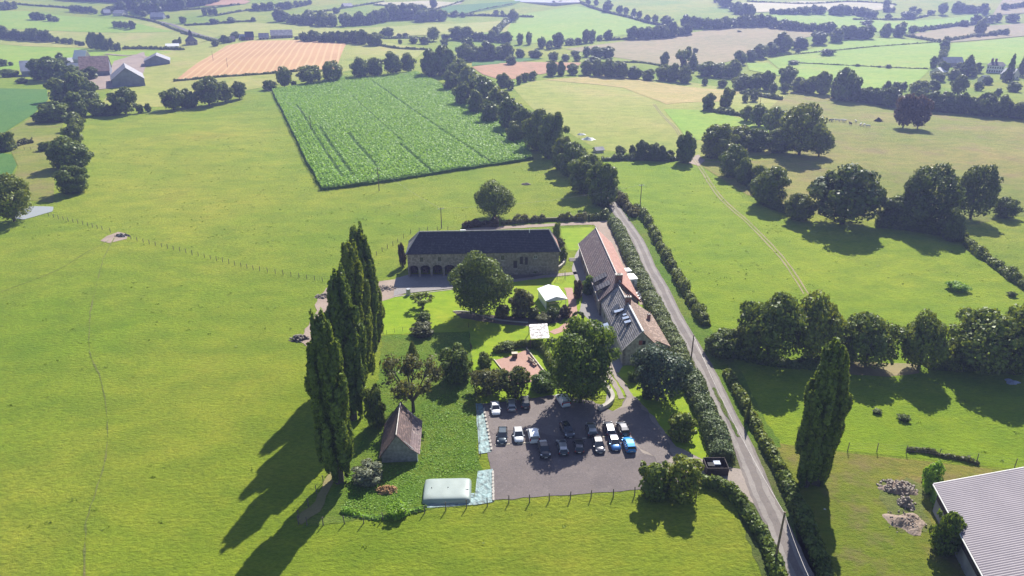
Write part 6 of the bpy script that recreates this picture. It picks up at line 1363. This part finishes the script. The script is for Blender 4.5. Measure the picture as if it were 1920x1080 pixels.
def car(shape, col, px, rz, label, name='parked_car', cat='car', scale=1.0, extra=None, cab=None):
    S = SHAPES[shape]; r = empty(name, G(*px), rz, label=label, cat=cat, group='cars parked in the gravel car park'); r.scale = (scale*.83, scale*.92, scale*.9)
    W_ = S['W']; P = PT[col]; cabm = PT[cab] if cab else P  # paler cab paint on the dark cars stands in for roof reflections
    # lower body as a loft of rounded sections
    V = []; F = []; k = 12
    for x, w_, zb, zt in S['belt']:
        zm = (zb+zt)/2; sec = [(-w_*.86, zb), (-w_*.98, zb+.12), (-w_, zm), (-w_*.985, zt-.14), (-w_*.93, zt-.03), (-w_*.5, zt+.035), (w_*.5, zt+.035), (w_*.93, zt-.03), (w_*.985, zt-.14), (w_, zm), (w_*.98, zb+.12), (w_*.86, zb)]
        V += [(x, y, z) for y, z in sec]
    n = len(S['belt'])
    for i in range(n-1):
        for j in range(k): a = i*k+j; b_ = i*k+(j+1) % k; F.append((a, b_, b_+k, a+k))
    F.append(tuple(range(k))[::-1]); F.append(tuple(range((n-1)*k, n*k)))
    me = bpy.data.meshes.new('body'); me.from_pydata(V, [], F); me.materials.append(P); me.polygons.foreach_set('use_smooth', [True]*len(F)); body = link('body', me, r)
    # cabin: roof skin, glass faces
    c = S['cab']; wb, wr = W_*.93, W_*.72; bz = c[0][1]
    rear, r1, r2, r3, fr = c
    fw = c[4][1]
    van = shape == 'van'; wr = W_*.86 if van else wr
    roof = MB().slab([(r1[0], -wr, r1[1]), (r3[0], -wr, r3[1]), (r3[0], wr, r3[1]), (r1[0], wr, r1[1])], .04) if False else MB()
    roof.hexa([(r1[0], -wr, r1[1]-.05), (r2[0], -wr, r2[1]-.05), (r3[0], -wr, r3[1]-.05), (r3[0], wr, r3[1]-.05), (r2[0], wr, r2[1]-.05), (r1[0], wr, r1[1]-.05)],
              [(r1[0]+.03, -wr*.93, r1[1]), (r2[0], -wr*.93, r2[1]+.02), (r3[0]-.03, -wr*.93, r3[1]), (r3[0]-.03, wr*.93, r3[1]), (r2[0], wr*.93, r2[1]+.02), (r1[0]+.03, wr*.93, r1[1])])
    for s in (-1, 1):        # pillars
        roof.bar((fr[0], s*wb, fr[1]), (r3[0], s*wr, r3[1]-.03), .05, .045, 5).bar((rear[0]+.05, s*wb*.97, bz), (r1[0], s*wr, r1[1]-.03), .08, .06, 5)
        roof.bar((-.25, s*wb, 1.0 if van else .93), (-.2, s*wr, r2[1]-.05), .04, .04, 5)
    roof.build('roof', cabm, r)
    rg = B['white'] if False else (P if (van and extra != 'glass') else PT['glass'])
    MB().hexa([(r3[0]+.0, -wr*.97, r3[1]-.05), (fr[0], -wb*.97, fr[1]), (fr[0], wb*.97, fr[1]), (r3[0], wr*.97, r3[1]-.05)], [(r3[0]-.05, -wr*.9, r3[1]-.06), (fr[0]-.12, -wb*.9, fr[1]), (fr[0]-.12, wb*.9, fr[1]), (r3[0]-.05, wr*.9, r3[1]-.06)]).build('windscreen', PT['glass'], r)
    MB().hexa([(r1[0], -wr*.97, r1[1]-.05), (rear[0], -wb*.95, bz), (rear[0], wb*.95, bz), (r1[0], wr*.97, r1[1]-.05)], [(r1[0]+.05, -wr*.9, r1[1]-.06), (rear[0]+.1, -wb*.9, bz), (rear[0]+.1, wb*.9, bz), (r1[0]+.05, wr*.9, r1[1]-.06)]).build('rear_window', PT['glass'] if not van else PT['silver'], r)
    for s in (-1, 1):
        q = [(rear[0]+.06, s*wb*.98, bz), (fr[0]-.05, s*wb*.98, fr[1]), (r3[0]-.03, s*wr*.99, r3[1]-.06), (r1[0]+.05, s*wr*.99, r1[1]-.06)]
        p = [(x, y*.94, z) for x, y, z in q]; MB().hexa(q, p).build('side_window', PT['glass'] if not van else P, r)
        if van: q = [(.15, s*wb*1.0, 1.09), (1.15, s*wb*1.0, 1.09), (.4, s*wr*1.01, 1.7), (.15, s*wr*1.01, 1.7)]; MB().hexa(q, [(x, y*.97, z) for x, y, z in q]).build('door_window', PT['glass'], r)
        MB().hexa([(fr[0]-.25, s*(W_+.02), .93), (fr[0]-.1, s*(W_+.02), .93), (fr[0]-.1, s*(W_+.2), .95), (fr[0]-.22, s*(W_+.2), .95)], [(fr[0]-.25, s*(W_+.02), 1.06), (fr[0]-.1, s*(W_+.02), 1.06), (fr[0]-.1, s*(W_+.2), 1.08), (fr[0]-.22, s*(W_+.2), 1.08)]).build('wing_mirror', P, r)
        f = S['belt'][-2]; g = S['belt'][1]
        MB().hexa([(f[0]-.22, s*f[1]*.62, f[3]-.14), (f[0]+.02, s*f[1]*.55, f[3]-.16), (f[0]-.05, s*f[1]*1.0, f[3]-.14), (f[0]-.3, s*f[1]*1.08, f[3]-.1)], [(f[0]-.22, s*f[1]*.62, f[3]+.05), (f[0]+.0, s*f[1]*.55, f[3]+.0), (f[0]-.07, s*f[1]*1.0, f[3]+.02), (f[0]-.32, s*f[1]*1.08, f[3]+.06)]).build('headlight', PT['lamp'], r)
        MB().box(g[0]-.05, g[0]+.12, min(s*g[1]*.75, s*g[1]*1.01), max(s*g[1]*.75, s*g[1]*1.01), g[3]-.28, g[3]-.02 if not van else g[3]+.3).build('tail_light', PT['tail'], r)
        for a in (-1, 1):
            x = a*S['axle']; w2 = MB().bar((x, s*(W_-.19), .31), (x, s*(W_+.01), .31), .31, None, 18).build('wheel', B['black'], r)
            MB().bar((x, s*(W_+.012), .31), (x, s*(W_+.022), .31), .2, .18, 12).build('rim', PT['rim'], w2)
    f = S['belt'][-1]; MB().box(f[0]-.04, f[0]+.03, -.26, .26, f[2]+.02, f[2]+.13).build('number_plate', PT['plate'], r)
    g = S['belt'][0]; MB().box(g[0]-.03, g[0]+.04, -.26, .26, g[2]+.08, g[2]+.19).build('number_plate', PT['plate'], r)
    MB().box(f[0]-.16, f[0]+.015, -f[1]*.8, f[1]*.8, f[2]-.06, f[2]+.015).build('bumper', PT['trim'], r)
    f = S['belt'][-2]; MB().box(f[0]-.02, f[0]+.06, -f[1]*.5, f[1]*.5, f[3]-.2, f[3]-.08).build('grille', PT['trim'], r)
    if extra == 'rails':
        for s in (-1, 1): MB().bar((r1[0]+.2, s*wr*.85, r2[1]+.07), (r3[0]-.1, s*wr*.85, r2[1]+.07), .025).build('roof_rail', PT['rim'], r)
    if extra == 'red': MB().box(rear[0]-.035, rear[0]-.005, -.6, .6, 1.15, 1.32).build('rear_sign', PT['red'], r)
    if extra == 'panorama': MB().box(r1[0]+.25, r3[0]-.1, -wr*.8, wr*.8, r2[1]+.022, r2[1]+.03).build('glass_roof', PT['glass'], r)
    return r
F_, Bk = -math.pi/2, math.pi/2      # nose towards us / away from us
CARS = [('sedan', 'white', (929, 770), F_+.10, 'white saloon in the top left corner of the car park', None, None),
 ('estate', 'silver', (959, 763), Bk+.05, 'silver estate car in the shade beside the white saloon', 'rails', None),
 ('suv', 'black', (984, 759), Bk+.08, 'black car in the shade, third of the top left row', None, None),
 ('van', 'white', (1055, 755), Bk+.30, 'white van with red rear lettering under the largest tree', 'red', None),
 ('estate', 'slate', (942, 822), F_-.02, 'slate blue estate car parked by the turquoise strip', None, None),
 ('hatch', 'white', (972, 821), F_+.06, 'white hatchback between the dark estate and the white van', None, None),
 ('van', 'white', (1000, 821), Bk+.10, 'plain white van seen from behind, right of the white hatchback', None, None),
 ('suv', 'black', (1020, 849), F_+.12, 'leftmost car of the front row, dark with a silver glinting bonnet', None, None),
 ('estate', 'slate', (1054, 843), Bk+.08, 'dark car with a glint painted silver on its roof, second of the front row', None, 'silver'),  # silver cab paint imitates the glint on a dark car
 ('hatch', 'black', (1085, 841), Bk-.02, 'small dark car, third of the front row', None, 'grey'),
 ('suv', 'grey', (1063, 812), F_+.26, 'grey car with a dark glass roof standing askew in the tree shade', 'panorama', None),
 ('suv', 'black', (1109, 811), Bk+.02, 'dark car with a painted roof reflection behind the dark grey hatchback', None, 'silver'),  # roof is dark too; the sky reflection is put in as silver paint
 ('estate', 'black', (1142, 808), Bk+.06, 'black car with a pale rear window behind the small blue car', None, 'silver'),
 ('suv', 'black', (1167, 809), Bk+.12, 'black car with a roof shine painted grey behind the bright blue car', 'rails', 'grey'),  # grey cab paint imitates the shine of a black roof
 ('estate', 'grey', (1122, 839), F_+.08, 'dark grey hatchback facing us, in the right part of the front row', None, None),
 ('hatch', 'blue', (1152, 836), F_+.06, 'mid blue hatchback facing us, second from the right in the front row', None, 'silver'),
 ('suv', 'bright', (1179, 839), Bk+.08, 'bright blue car at the right end of the front row', None, None)]
for s, c, p, a, lab, ex, cb in CARS: car(s, c, p, a, lab, extra=ex, cab=cb, name='parked_van' if s == 'van' else 'parked_car', cat='van' if s == 'van' else 'car')
# ---------------------------------------------------------------- the hazy air
mb = MB().box(-5200, 5200, -90, 2790, -9.5, 330)
m, t, b = newmat('haze'); t.nodes.remove(b)
pv = N(t, 'ShaderNodeVolumePrincipled'); pv.inputs['Color'].default_value = (0.44, 0.51, 1.0, 1)
pv.inputs['Density'].default_value = 0.00030; pv.inputs['Anisotropy'].default_value = 0.35
t.links.new(pv.outputs[0], t.nodes['Material Output'].inputs['Volume'])
mb.build('haze', m, kind='stuff', label='pale bluish haze filling the air over the valley', cat='haze')
